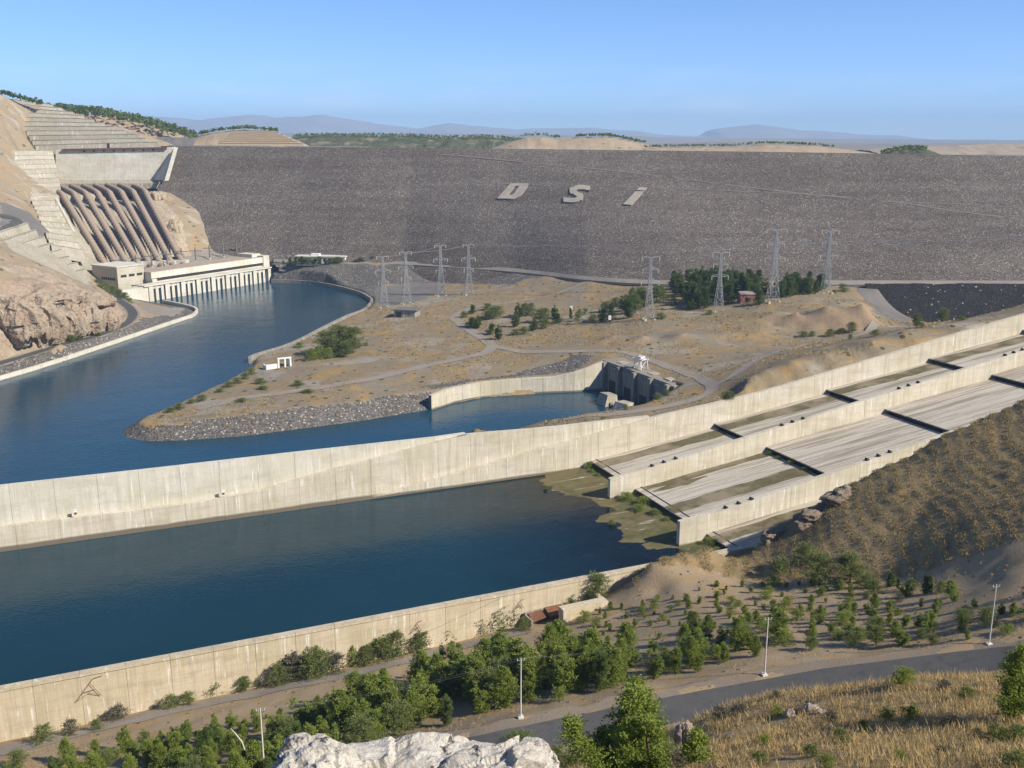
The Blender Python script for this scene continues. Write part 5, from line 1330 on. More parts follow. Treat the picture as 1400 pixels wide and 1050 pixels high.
# ================================================================== PYLONS AND WIRES
def pylon(base, H, W, rz, label, arms):
    o = thing('lattice_pylon', base, rz, label, 'pylon', 'lattice pylons on the peninsula')
    th = 0.2
    def half(z):
        t = z / H
        return np.interp(t, [0, .55, 1.0], [W, W * .33, W * .2])
    lv = [0, .15, .28, .40, .50, .59, .67, .75, .83, .91, 1.0]
    for sx, sy in ((-1, -1), (1, -1), (1, 1), (-1, 1)):
        b = MB()
        for a, c_ in zip(lv[:-1], lv[1:]):
            h0, h1 = half(a * H), half(c_ * H); b.bar((sx * h0, sy * h0, a * H - (1 if a == 0 else 0)), (sx * h1, sy * h1, c_ * H), th)
        b.build('leg', MAT['steel'], o)
        MB().box(sx * W - .9, sx * W + .9, sy * W - .9, sy * W + .9, -1.5, .6).build('footing', MAT['concrete_pale'], o)
    b = MB()
    for a, c_ in zip(lv[:-1], lv[1:]):
        h0, h1 = half(a * H), half(c_ * H); z0, z1 = a * H, c_ * H
        for (p, q) in (((-1, -1), (1, -1)), ((1, -1), (1, 1)), ((1, 1), (-1, 1)), ((-1, 1), (-1, -1))):
            b.bar((p[0] * h0, p[1] * h0, z0), (q[0] * h1, q[1] * h1, z1), th * .62); b.bar((q[0] * h0, q[1] * h0, z0), (p[0] * h1, p[1] * h1, z1), th * .62)
            if a > 0: b.bar((p[0] * h0, p[1] * h0, z0), (q[0] * h0, q[1] * h0, z0), th * .55)
    b.build('bracing', MAT['steel'], o)
    for (t, L) in arms:
        z = t * H; h = half(z)
        for s in (-1, 1):
            c_ = MB(); tip = (s * L, 0, z + .6)
            for sy in (-1, 1):
                c_.bar((s * h, sy * h, z), tip, th * .75); c_.bar((s * h, sy * h, z + H * .05 if t < .99 else z + .1), tip, th * .6)
            for k in (.35, .7): c_.bar((s * (h + (L - h) * k), -h * (1 - k), z + .2), (s * (h + (L - h) * k), h * (1 - k), z + .3 + H * .05 * (1 - k)), th * .5)
            ao = c_.build('crossarm', MAT['steel'], o)
            MB().bar((s * L * .96, 0, z + .4), (s * L * .96, 0, z - 2.6), .28, 6).build('insulator', MAT['concrete_pale'], ao)
    return o
PYL = [(525, 419, 351, 'leftmost pylon, standing nearest the curved quay wall'), (556, 414, 345, 'second pylon from the left, just right of the leftmost'), (603, 403, 336, 'third pylon from the left, behind the first pair'), (641, 401, 335, 'fourth pylon from the left, rightmost of the left cluster'),
       (887, 435, 352, 'pylon in front of the pale green trees, left of the pine grove'), (982, 425, 346, 'pylon in the middle of the pine grove'), (1056, 411, 315, 'tall pylon right of the red hut'), (1129, 399, 317, 'rightmost pylon at the end of the pine grove')]
PT = []
for k, (px, py, top, lab) in enumerate(PYL):
    q = gp(px, py + 1); H = (py - top) * mpp(q) / math.cos(R(9))
    left = k < 4
    pylon(q, H, H * (.085 if left else .075), (0.35 if left else 0.12), 'grey steel lattice ' + lab, [(1.0, H * .15), (.80, H * .13), (.60, H * .15)] if not left else [(1.0, H * .12), (.72, H * .15), (.5, H * .10)])
    PT.append((q, H))
def wire(a, c_, sag, r, label):
    pts = [np.array(a) + (np.array(c_) - np.array(a)) * t + np.array([0, 0, -sag * 4 * t * (1 - t)]) for t in np.linspace(0, 1, 25)]
    o = thing('power_line', pts[0], 0, label, 'power line', 'power lines over the peninsula')
    MB().tube([p - pts[0] for p in pts], r, 5).build('conductor', MAT['wire'], o, True)
wire(PT[3][0] + (0, 0, PT[3][1]), PY(1480, 321, 760), 3, .2, 'thin pale power line crossing the dam face from the left pylons, upper')
wire(PT[3][0] + (4, 0, PT[3][1] - 1), PY(1480, 323, 752), 4, .2, 'thin pale power line crossing the dam face from the left pylons, lower')
wire(PT[0][0] + (0, 0, PT[0][1]), PT[2][0] + (0, 0, PT[2][1]), 2, .11, 'power line strung between the leftmost pylon and the third pylon')
wire(PT[1][0] + (0, 0, PT[1][1]), PT[3][0] + (0, 0, PT[3][1]), 2, .11, 'power line strung between the second pylon and the fourth pylon')

# ================================================================== ROADSIDE POLES
def lamp_pole(px, py, top, label, known=None):
    q = known if known is not None else hit(px, py, H_near2, 60, 800)
    H = (py - top) * mpp(q) / math.cos(R(31))
    o = thing('roadside_pole', q, 0.2, label, 'pole', 'poles along the road')
    MB().bar((0, 0, -1), (0, 0, H), .19, 8, .12).build('shaft', MAT['pole'], o)
    MB().box(-.6, .6, -.6, .6, -1, .35).build('footing', MAT['pole'], o)
    MB().bar((-.9, 0, H - .5), (.9, 0, H - .5), .08, 4).build('crossarm', MAT['steel'], o)
    for x in (-.8, 0, .8): MB().bar((x, 0, H - .45), (x, 0, H - .05), .07, 6).build('insulator', MAT['white'], o)
    return np.array(q), H
pq = [lamp_pole(712, 981, 904, 'pale concrete pole by the road in front of the thick pine belt')]
pq.append(lamp_pole(1045, 923, 849, 'pale concrete pole by the road, second from the right'))
pq.append(lamp_pole(1352, 881, 805, 'pale concrete pole by the road at the far right'))
q0 = ROADS[0] + (ROADS[0] - pq[0][0]) * 0.0; ql = PO(361, 1062, 190); ql[2] = H_near2(ql[:1], ql[1:2])[0]; ql = P(362, 1060, float(ql[2]))
pq.insert(0, lamp_pole(362, 1060, 972, 'pale concrete pole at the bottom left beside the white rock', ql))
for k, (a, c_) in enumerate(zip(pq[:-1], pq[1:])):
    for j, x in enumerate((-.8, .8)):
        A_ = a[0] + (x, 0, a[1] - .1); B_ = c_[0] + (x, 0, c_[1] - .1)
        pts = [A_ + (B_ - A_) * t + np.array([0, 0, -1.6 * 4 * t * (1 - t)]) for t in np.linspace(0, 1, 17)]
        o = thing('roadside_wire', pts[0], 0, '%s thin wire strung between the %s pair of roadside poles' % (['near', 'far'][j], ['leftmost', 'middle', 'rightmost'][k]), 'wire', 'wires between the roadside poles')
        MB().tube([p - pts[0] for p in pts], .008, 4).build('conductor', MAT['wire'], o)
# bent dead stem between the trees, old timber pole by the wall, ladder debris on the wall
q = hit(332, 1048, H_near2, 60, 800); o = thing('leaning_stake', q, 0, 'pale bent stake leaning at the bottom left', 'stake')
MB().tube([(1.2, 0, 0), (.9, 0, 3), (.2, 0, 6), (-1.2, 0, 8.2), (-2.0, 0, 9.2)], [.16, .15, .13, .1, .06], 6).build('stem', MAT['pole'], o)
q = hit(726, 838, H_near2, 60, 800); Hh = (838 - 801) * mpp(q) / .88; o = thing('timber_pole', q, 0, 'old timber pole with crossarms at the basin wall', 'pole')
MB().bar((0, 0, -1), (0, 0, Hh), .3, 8, .22).build('shaft', MAT['bark'], o)
for z in (Hh - .8, Hh - 2.2): MB().bar((-1.5, 0, z), (1.5, 0, z), .14, 4).build('crossarm', MAT['bark'], o)
tp = q + (0, 0, Hh - .8)
pts = [tp + (PO(630, 832, 300) - tp) * t + np.array([0, 0, -3 * t * (1 - t)]) for t in np.linspace(0, 1, 12)]
o = thing('slack_wire', pts[0], 0, 'slack wire running left from the old timber pole over the water', 'wire'); MB().tube([p - pts[0] for p in pts], .05, 4).build('conductor', MAT['wire'], o)
def debris(px, py, label, sc=1.0):
    s, z = vplane(px, py, 152.6); q = SV(s, 152.75)
    o = thing('steel_frame', (q[0], q[1], z), SROT, label, 'steel frame', 'rusty frames on the near wall')
    for a, c_ in (((-5, 0, -5), (-1, 0, 0)), ((-1, 0, 0), (0, 0, 1.2)), ((-1, 0, 0), (1.6, 0, -4.6)), ((-5, 0, -5), (-1.5, 0, -3)), ((-1.5, 0, -3), (1.6, 0, -4.4)), ((-3, 0, -2.6), (0.4, 0, -2.2)), ((0, 0, 1.2), (2.4, 0, 1.6))):
        MB().bar(tuple(np.array(a) * sc + (0, -.2, 0)), tuple(np.array(c_) * sc + (0, -.2, 0)), .07, 5).build('bar', MAT['rust'], o)
debris(128, 932, 'twisted rusty steel frame hanging on the near wall at left')
debris(572, 852, 'rusty steel bracket hanging on the near wall at its middle', .6)
debris(712, 822, 'small rusty steel bracket on the near wall by the timber pole', .5)

# ================================================================== FOREGROUND ROCKS
def rock(name, base, dims, label, mat, sub=5, seed=1, amp=.35, freq=1.0, rz=0.0, zf=1.0):
    import bmesh
    bm = bmesh.new(); bmesh.ops.create_icosphere(bm, subdivisions=sub, radius=1.0)
    for v in bm.verts:
        p = v.co.copy(); q = Vector((p.x * freq, p.y * freq, p.z * freq * zf)) + Vector((seed * 7.3, seed * 1.7, 0))
        n = mnoise.fractal(q, 1.0, 2.0, 5); c_ = mnoise.cell(q * 2.2) * .12
        rd = mnoise.ridged_multi_fractal(q * 1.3, 1.0, 2.0, 5, 1.0, 2.0) * 0.10
        p = p * (1 + amp * n + c_ + rd - .1)
        v.co = Vector((p.x * dims[0], p.y * dims[1], p.z * dims[2]))
    me = D.meshes.new(name); bm.to_mesh(me); bm.free(); me.materials.append(mat)
    me.polygons.foreach_set('use_smooth', [sub < 6] * len(me.polygons))
    o = link(name, me); o.location = tuple(base); o.rotation_euler = (0, 0, rz); tag(o, label, 'rock', None); return o
rc = PO(540, 1052, 33)
rock('limestone_outcrop', rc + (0.1, 1.0, -2.85), (4.3, 2.3, 2.6), 'big pitted white limestone outcrop at the bottom edge', MAT['white_rock'], 6, 3, .22, 1.1, .1)
rc2 = PO(680, 1060, 32.5)
rock('limestone_outcrop', rc2 + (0, .8, -1.55), (2.4, 1.8, 1.6), 'lower right shoulder of white limestone at the bottom edge', MAT['white_rock'], 6, 9, .22, 1.2, .3)
rock('limestone_outcrop', PO(420, 1062, 32.5) + (0, .6, -.75), (1.9, 1.5, 1.3), 'lower left lump of white limestone at the bottom edge', MAT['white_rock'], 6, 15, .25, 1.2, .3)
q = hit(937, 1022, H_near2, 40, 400); rock('boulder', q + (0, 0, .7), (.9, .8, 1.5), 'upright tan boulder on the grass slope above the road', MAT['boulder'], 5, 5, .3, 1.2)
for k, (px, py, w) in enumerate(((1082, 978, 1.0), (1110, 972, 1.3), (1122, 976, .8), (1000, 1010, .7))):
    q = hit(px, py, H_near2, 40, 400)
    rock('boulder', q + (0, 0, .1), (w * .6, w * .5, w * .35), ['small pale rock at the left of the row on the dry grass knoll', 'largest pale rock of the row on the dry grass knoll', 'small pale rock at the right of the row on the knoll', 'small pale rock low on the dry grass knoll'][k], MAT['boulder'], 4, 20 + k, .3, 1.3)
for k, (px, py, wpx, hpx, lab) in enumerate(((12, 448, 60, 62, 'shaded craggy rock buttress at the left edge above the bank road'), (48, 452, 52, 64, 'tall flat-faced rock buttress in the middle of the cliff'), (84, 446, 46, 50, 'cracked rock buttress right of the tall flat-faced one'), (112, 442, 44, 44, 'rough rock buttress above the bushes of the bank road'), (138, 440, 40, 34, 'low rock buttress at the right end of the cliff'), (70, 412, 60, 26, 'rock band along the top of the cliff'), (120, 414, 50, 22, 'rock band at the top right of the cliff'))):
    q = hit(px, py + 6, H_left, 300, 1500); mm_ = mpp(q)
    rock('rock_buttress', q + (0, wpx * mm_ * .25, hpx * mm_ * .18), (wpx * mm_ * .62, wpx * mm_ * .5, hpx * mm_ * .5), lab, MAT['cliff'], 6, 60 + k, .26, 1.5, .15 * k, .3)
for k, (px, py, w, lab) in enumerate(((1070, 716, 4.5, 'brown rock spur at the left end of the scrub hill ridge'), (1120, 690, 5.0, 'brown rock spur in the middle of the scrub hill ridge'), (1160, 662, 4.5, 'brown rock spur high on the scrub hill ridge'))):
    q = hit(px, py + 10, H_near2, 100, 800)
    rock('rock_spur', q + (0, 1.0, -2.2), (w * 2.0, w, w * .75), lab, MAT['shaded_ridge_rock'], 5, 40 + k, .35, 1.2, .5)

for k, (px, py, w, h, lab) in enumerate(((214, 268, 20, 20, 'tan rock knob between the penstocks and the dam, upper'), (238, 312, 20, 30, 'pale rock knob between the penstocks and the dam, lower'))):
    q = hit(px, py + 4, H_left, 400, 1800); mm_ = mpp(q)
    rock('rock_outcrop', q + (0, w * mm_ * .2, 0), (w * mm_ * .5, w * mm_ * .4, h * mm_ * .5), lab, MAT['abutment'], 5, 80 + k, .3, 1.5, .3 * k, .5)

# ================================================================== TREES
def leaf_mesh(name, pts, dirs, L, W, mat, r):
    """one triangle-pair blade per point"""
    n = len(pts); dirs = dirs / np.linalg.norm(dirs, axis=1, keepdims=True)
    rnd = r.normal(size=(n, 3)); side = np.cross(dirs, rnd); side /= np.linalg.norm(side, axis=1, keepdims=True) + 1e-9
    L = L * r.uniform(.6, 1.3, (n, 1)); W = W * r.uniform(.7, 1.3, (n, 1))
    a = pts - side * W * .5; b = pts + dirs * L * .55 - side * W * .35 + side * W * .9; c = pts + dirs * L; d = pts + dirs * L * .4 - side * W * .75
    V = np.stack([a, b, c, d], 1).reshape(-1, 3); F = np.arange(4 * n).reshape(n, 4)
    return mesh_np(name, V, F, mat)
def crown(kind, seed, nb, nt, nl, mat):
    """foliage of height 1: branches with needle tufts; returns mesh"""
    r = np.random.default_rng(seed); P_ = []; Dd = []
    lean = r.normal(size=2) * .05
    nl_ = r.integers(3, 6); leaders = [(r.normal() * .13, r.normal() * .13, r.uniform(.62, .95)) for _ in range(nl_)] + [(r.normal() * .04, r.normal() * .04, 1.0)]; ld = (0, 0, 1)
    for i in range(nb):
        if kind == 'pine':
            h = r.uniform(.07, .97); env = .30 * (1 - h) ** .62 * (1 + .35 * math.sin(h * 9 + seed)) * min(1, .55 + h * 2.5)
        elif kind == 'multi':
            ld = leaders[r.integers(len(leaders))]; t_ = r.uniform(.10, .98); h = t_ * ld[2]; env = .19 * ld[2] * (1 - t_) ** .55 * min(1, .5 + t_ * 2.5) * r.uniform(.7, 1.25)
        elif kind == 'column':
            h = r.uniform(.05, .97); env = .16 * (1 - h) ** .45
        elif kind == 'round':
            h = r.uniform(.16, .95); env = .42 * math.sqrt(max(0.02, 1 - ((h - .5) / .5) ** 2)) * r.uniform(.75, 1.1)
        else:  # bush
            h = r.uniform(.02, .9); env = .55 * math.sqrt(max(0.02, 1 - (h / .97) ** 2)) * r.uniform(.7, 1.1)
        az = r.uniform(0, 2 * math.pi); out = np.array([math.cos(az), math.sin(az), 0])
        env *= 1 + .28 * math.sin(3 * az + seed) * math.sin(5 * h + seed * 2) + r.normal() * .12
        rise = (.25 if kind in ('pine', 'column') else .1)
        for k in range(nt):
            t = ((k + r.uniform(.2, 1)) / nt) ** .75
            off = np.array([ld[0], ld[1], 0]) * min(1, h * 2.2) if kind == 'multi' else 0
            c_ = np.array([lean[0] * h, lean[1] * h, h]) + off + out * env * t + np.array([0, 0, env * rise * t * t])
            c_ = c_ + r.normal(size=3) * .016
            for j in range(nl):
                P_.append(c_ + r.normal(size=3) * .018); Dd.append(out * .7 + np.array([0, 0, .75]) + r.normal(size=3) * .7)
    P_ = np.array(P_); Dd = np.array(Dd); P_[:, 2] = np.maximum(P_[:, 2], .01)
    sc = (nb * nt * nl / 1500.0) ** -.47
    return leaf_mesh('crown', P_, Dd, .085 * sc, .034 * sc, mat, r)
def trunk_mesh(seed, kind):
    r = np.random.default_rng(seed + 500); b = MB()
    top = .8 if kind in ('pine', 'column') else .55
    b.tube([(0, 0, -.03), (.004, 0, .2), (.01 * r.normal(), .008, top * .6), (.012 * r.normal(), .0, top)], [.026, .021, .013, .004], 6)
    for k in range(7):
        h = r.uniform(.12, top * .9); az = r.uniform(0, 6.28); L = .2 * (1 - h)
        b.bar((0, 0, h), (math.cos(az) * L, math.sin(az) * L, h + L * .5), .008, 4, .003)
    return b.mesh('trunk', MAT['bark'], True)
VAR = {}
for kind, mk, nv, cfg in (('pine', 'pine', 6, (150, 7, 8)), ('darkpine', 'dark_pine', 4, (150, 7, 8)), ('round', 'bush', 4, (140, 7, 8)), ('bush', 'bush', 5, (110, 6, 6)), ('grey', 'grey_bush', 3, (100, 5, 5)), ('column', 'dark_pine', 2, (130, 5, 5)), ('lightbush', 'pine', 4, (110, 6, 6))):
    shape = {'darkpine': 'pine', 'grey': 'bush', 'lightbush': 'bush'}.get(kind, kind)
    VAR[kind] = [(crown('multi' if shape == 'pine' and k % 2 else shape, 10 + k * 13 + len(kind), *cfg, MAT[mk]), trunk_mesh(k, shape)) for k in range(nv)]
def plant(q, H, W, kind, label, cat='tree', group=None, name=None, var=None, zs=None):
    """W scales the width relative to the height"""
    ms = VAR[kind]; me, tk = ms[random.randrange(len(ms))] if var is None else var
    nm = name or {'pine': 'pine_tree', 'darkpine': 'pine_tree', 'round': 'broadleaf_tree', 'bush': 'bush', 'grey': 'dry_bush', 'column': 'cypress_tree', 'lightbush': 'bush'}[kind]
    o = thing(nm, (q[0], q[1], q[2] - .1), random.uniform(0, 6.28), label, cat, group)
    o.scale = (H * W, H * W, H)
    link('crown', me, o); link('trunk', tk, o)
    return o
def size_at(q, hpx): return hpx * mpp(q) / max(.5, math.cos(math.atan2(CAMZ - q[2], q[1])))

def in_poly(x, y, poly):
    c_ = False; n = len(poly)
    for i in range(n):
        a = poly[i]; b_ = poly[(i + 1) % n]
        if (a[1] > y) != (b_[1] > y) and x < (b_[0] - a[0]) * (y - a[1]) / (b_[1] - a[1]) + a[0]: c_ = not c_
    return c_
def scatter(poly, n, H, mind, seed, o0=60, o1=2500):
    """spread ground points over the ground seen in a photo polygon, mind metres apart"""
    rr = random.Random(seed); xs_ = [p[0] for p in poly]; ys_ = [p[1] for p in poly]; out = []; tries = 0
    cand = []
    while len(cand) < n * 6 and tries < n * 60:
        tries += 1; x = rr.uniform(min(xs_), max(xs_)); y = rr.uniform(min(ys_), max(ys_))
        if in_poly(x, y, poly): cand.append((x, y))
    for x, y in cand:
        q = hit(x, y, H, o0, o1, 500)
        if q is None: continue
        if all((q[0] - p[0]) ** 2 + (q[1] - p[1]) ** 2 > mind * mind for p, _, _ in out):
            out.append((q, x, y))
            if len(out) >= n: break
    return out

# -- thick pine belt between the wall path and the road
belt = [(-40, 1058), (60, 1043), (150, 1024), (250, 1002), (340, 985), (420, 972), (480, 965), (560, 940), (640, 915), (700, 902), (760, 900), (830, 895), (900, 885), (980, 872), (1060, 868), (1090, 885), (1000, 905), (940, 925), (860, 938), (780, 955), (700, 968), (620, 990), (560, 1004), (480, 1030), (440, 1065), (300, 1100), (100, 1130), (-40, 1130)]
for q, x, y in scatter(belt, 215, H_near2, 3.9, 5, 60, 700):
    big = (1.12 if x > 440 else 1.0) if x < 860 else .75
    H = random.uniform(6.5, 12.5) * big * float(np.interp(x, [0, 300, 500], [.55, .68, 1.0])) * (0.55 if (x < 480 and y < 1030 - (x - 60) * 0.1) else 1)
    k = random.choices(['pine', 'round', 'darkpine', 'lightbush'], [7, 1.0, 1.0, 2.4])[0]
    if k == 'lightbush': H *= .45
    if k == 'round': H *= .75
    zone = 'at the left edge' if x < 110 else 'below the rusty wall frame' if x < 230 else 'left of the white rock' if x < 370 else 'above the white rock' if x < 520 else 'left of the middle pole' if x < 640 else 'round the middle pole' if x < 770 else 'behind the tall foreground pine' if x < 900 else 'left of the second right pole'
    lo_ = float(np.interp(x, [-40, 440, 620, 780, 1000], [1110, 1050, 990, 955, 905])); up_ = float(np.interp(x, [-40, 250, 480, 640, 830, 1060], [1058, 1002, 965, 915, 895, 868]))
    tt = (y - up_) / max(5.0, lo_ - up_); row = 'on the path side' if tt < .33 else 'mid belt' if tt < .66 else 'on the road side'
    siz = 'tall' if H > 10 else 'mid-sized' if H > 7 else 'small'
    plant(q, H, random.uniform(.95, 1.35), k, siz + ' ' + {'pine': 'green pine', 'round': 'rounded tree', 'darkpine': 'dark pine', 'lightbush': 'light bush'}[k] + ' in the belt, ' + row + ' ' + zone, 'bush' if k == 'lightbush' else 'tree', 'trees of the roadside belt')
# -- rows of young pines
young = [(770, 862), (850, 826), (940, 806), (1040, 792), (1110, 796), (1170, 812), (1220, 830), (1240, 858), (1180, 872), (1080, 868), (1000, 862), (900, 874), (800, 884)]
for q, x, y in scatter(young, 120, H_near2, 3.6, 8, 60, 700):
    H = random.uniform(1.5, 3.6) * (1.1 if x > 1000 else .9)
    if random.random() < .12: H *= 1.5
    plant(q, H, random.uniform(1.1, 1.6), random.choice(['pine', 'pine', 'lightbush', 'pine']), '%s young pine on the planted slope, %s' % ('tiny' if H < 2 else 'small' if H < 3 else 'larger', ('near the tan concrete block' if x < 860 else 'under the hill nose' if x < 960 else 'above the second right pole' if x < 1060 else 'below the broad hill trees' if x < 1150 else 'towards the rightmost pole') + (', upper rows' if y < 835 else ', lower rows')), 'tree', 'young pines planted on the slope', name='pine_tree')
# -- loose trees by the road on the right
rgt = [(1060, 880), (1130, 870), (1250, 858), (1400, 838), (1420, 862), (1330, 878), (1250, 884), (1120, 896)]
for q, x, y in scatter(rgt, 34, H_near2, 5.0, 9, 60, 700):
    H = random.uniform(2.6, 6.2); k = random.choice(['pine', 'pine', 'round', 'lightbush'])
    plant(q, H, random.uniform(1.0, 1.4), k, '%s %s by the road verge %s' % ('taller' if H > 4.4 else 'low', {'pine': 'green pine', 'round': 'rounded tree', 'lightbush': 'light bush'}[k], 'beside the second right pole' if x < 1140 else 'midway between the two right poles' if x < 1250 else 'left of the rightmost pole' if x < 1345 else 'at the right edge'), 'tree', 'trees by the road on the right', name='pine_tree')
up = [(1140, 800), (1240, 790), (1330, 820), (1420, 815), (1420, 840), (1300, 850), (1200, 830)]
for q, x, y in scatter(up, 22, H_near2, 6.0, 10, 60, 700):
    H = random.uniform(2.2, 5.0); k = random.choice(['pine', 'bush', 'darkpine', 'grey'])
    plant(q, H, random.uniform(.9, 1.5), k, '%s %s at the foot of the brown hill, %s' % ('taller' if H > 3.6 else 'low', {'pine': 'green pine', 'bush': 'olive bush', 'darkpine': 'dark pine', 'grey': 'grey dry bush'}[k], 'above the second right pole' if x < 1200 else 'near the dark conifer pair' if x < 1300 else 'above the rightmost pole'), 'tree', 'trees at the foot of the scrub hill', name='pine_tree')
for i, (x, y, h, k, lab) in enumerate([(1264, 812, 26, 'column', 'dark upright conifer at the hill foot, left of its twin'), (1271, 811, 24, 'column', 'dark upright conifer at the hill foot, right of its twin'), (1120, 800, 42, 'round', 'broad tree in front of the scrub hill, left of the dark bushy one'), (1162, 795, 38, 'round', 'broad tree in front of the scrub hill, rightmost of the two'), (1068, 785, 24, 'bush', 'bush on the lower slope left of the broad hill trees'), (1100, 768, 26, 'bush', 'bush above the broad hill trees on the brown slope'), (1216, 802, 20, 'column', 'small dark conifer left of the upright pair'), (1228, 806, 16, 'column', 'smallest dark conifer between the broad tree and the upright pair')]):
    q = hit(x, y, H_near2, 60, 800)
    plant(q, size_at(q, h), 1.2 if k != 'column' else .9, k, lab, 'tree', 'single trees below the scrub hill')
# -- shrubs along the foot of the near wall
wl_ = [(55, 1018), (95, 1008), (130, 1002), (165, 990), (195, 975), (235, 972), (258, 968), (290, 955), (330, 948), (352, 944), (378, 940), (402, 933), (430, 930), (455, 925), (478, 918), (498, 913), (520, 905), (545, 900), (555, 890), (575, 893), (590, 880), (610, 882), (622, 878), (640, 872), (655, 870), (672, 866), (690, 862), (700, 858), (712, 850)]
for i, (x, y) in enumerate(wl_):
    q = hit(x + random.uniform(-4, 4), y - 4 + random.uniform(-3, 2), H_near2, 60, 700)
    hpx = random.uniform(16, 32) * (1.2 if x > 400 else .9)
    k = random.choices(['bush', 'grey', 'round', 'pine'], [4, 2, 2, 1])[0]
    plant(q, size_at(q, hpx), random.uniform(.9, 1.4), k, {'bush': 'green shrub', 'grey': 'grey dry shrub', 'round': 'small leafy tree', 'pine': 'small pine'}[k] + ' at the foot of the near wall, %s part' % ('left' if x < 260 else 'middle' if x < 520 else 'right'), 'shrub', 'shrubs at the foot of the near wall', name='shrub')
for x, y, h, lab in ((700, 852, 34, 'dense green tree at the right end of the wall shrubs'), (757, 838, 32, 'slim green tree behind the collapsed shed'), (778, 836, 26, 'grey green tree behind the tan concrete block'), (817, 822, 36, 'dense round tree against the end of the near wall'), (716, 862, 18, 'low pale shrub below the timber pole')):
    q = hit(x, y, H_near2, 60, 700); plant(q, size_at(q, h), 1.1, 'round' if h > 20 else 'bush', lab, 'tree', 'trees by the collapsed shed')

# -- foreground trees
def hero(px, py, hpx, W, kind, seed, mat, label, cfg, name='pine_tree', cat='tree', o0=30):
    q = hit(px, py, H_near2, o0, 500); me = crown(kind, seed, *cfg, mat)
    o = plant(q, size_at(q, hpx), W, 'pine', label, cat, None, name, var=(me, trunk_mesh(seed, 'round' if kind == 'round' else 'pine'))); return q
hero(862, 1072, 116, 1.75, 'multi', 203, MAT['pine'], 'tall green pine in the foreground beside the road', (190, 9, 15))
hero(884, 1078, 100, 1.4, 'multi', 207, MAT['pine'], 'shorter pine close right of the tall foreground pine', (130, 8, 14))
hero(832, 1076, 96, 1.4, 'multi', 212, MAT['dark_pine'], 'dark pine close left of the tall foreground pine', (130, 8, 14))
hero(1385, 985, 108, 1.3, 'multi', 222, MAT['pine'], 'green pine with rounded crown at the right edge', (170, 9, 15))
hero(713, 1040, 36, 1.4, 'bush', 205, MAT['bush'], 'round dark green bush at the road edge beside the white rock', (200, 7, 7), 'bush', 'bush')
hero(1234, 940, 26, 1.3, 'round', 209, MAT['pine'], 'small green tree against the asphalt on the right', (160, 6, 6), 'bush', 'bush')
fgb = [(1062, 978, 14, 'lightbush'), (1105, 968, 12, 'grey'), (1135, 990, 18, 'grey'), (1212, 985, 20, 'bush'), (1245, 982, 18, 'lightbush'), (1150, 1015, 20, 'bush'), (1180, 1000, 16, 'lightbush'), (1110, 1035, 18, 'bush'), (1045, 1018, 14, 'lightbush'), (1300, 995, 18, 'grey'), (1335, 1010, 16, 'grey'), (1365, 1022, 30, 'bush'), (1388, 1020, 28, 'bush'), (1130, 1052, 22, 'lightbush'), (1390, 1052, 26, 'bush'), (1040, 1045, 18, 'bush'), (985, 985, 20, 'grey'), (1010, 975, 14, 'grey'), (760, 1040, 22, 'bush'), (790, 1046, 26, 'grey'), (775, 1052, 20, 'bush'), (740, 1048, 18, 'grey'), (905, 1045, 30, 'bush'), (925, 1055, 26, 'grey'), (945, 1040, 18, 'lightbush'), (1290, 1035, 16, 'grey'), (1230, 1040, 14, 'lightbush'), (1060, 955, 12, 'grey'), (1290, 945, 16, 'grey'), (1320, 955, 18, 'bush')]
for i, (x, y, h, k) in enumerate(fgb):
    q = hit(x, y, H_near2, 30, 400)
    if q is None: continue
    plant(q, size_at(q, h), random.uniform(1.0, 1.5), k, {'lightbush': 'fresh green', 'bush': 'dark green', 'grey': 'dry grey'}[k] + ' bush on the foreground slope ' + ('near the white rock' if x < 830 else 'just right of the foreground pines' if x < 1000 else 'amid the dry grass'), 'bush', 'bushes on the foreground slope')

# -- peninsula
pen = [(646, 429, 11, 12), (634, 434, 8, 9), (666, 424, 9, 13), (675, 435, 15, 20), (668, 437, 12, 14), (644, 447, 12, 18), (652, 449, 16, 16), (671, 457, 13, 14), (682, 464, 18, 14), (704, 447, 18, 15), (710, 434, 18, 16), (717, 432, 17, 14), (726, 431, 16, 12), (740, 440, 17, 20), (729, 452, 16, 16), (745, 449, 12, 14), (761, 442, 12, 16), (759, 435, 16, 14), (704, 458, 8, 12), (716, 457, 10, 12), (790, 439, 12, 10), (792, 432, 9, 8), (800, 430, 8, 8), (811, 439, 9, 14), (822, 440, 22, 14), (835, 439, 22, 14), (830, 425, 12, 12), (842, 417, 10, 14), (860, 435, 28, 20), (868, 428, 24, 18), (852, 425, 20, 18), (862, 418, 22, 22), (876, 412, 18, 16), (880, 420, 20, 16), (902, 413, 22, 18), (895, 408, 16, 16), (921, 417, 10, 10), (945, 424, 14, 16), (970, 430, 6, 10), (904, 436, 8, 14)]
for i, (x, y, h, w) in enumerate(pen):
    q = gp(x, y)
    if q is None: continue
    k = random.choice(['darkpine', 'round', 'darkpine', 'bush']) if h > 10 else 'bush'
    zone = 'by the bend of the track' if x < 690 else 'in the middle clump' if x < 770 else 'left of the big pylon' if x < 886 else 'right of the big pylon'
    plant(q, size_at(q, h * 1.12), w / h * 1.5 if k != 'bush' else w / h * 1.1, k, 'dark green tree on the peninsula %s' % zone, 'tree', 'trees on the peninsula', name='grove_tree')
for x, y, h, lab in ((464, 484, 40, 'largest tree on the river bank of the peninsula'), (482, 483, 36, 'tall tree at the right of the river bank clump'), (448, 486, 34, 'dark tree at the left of the river bank clump'), (473, 488, 22, 'lower bush in front of the river bank clump')):
    q = gp(x, y); plant(q, size_at(q, h), 1.15, 'round', lab, 'tree', 'river bank clump')
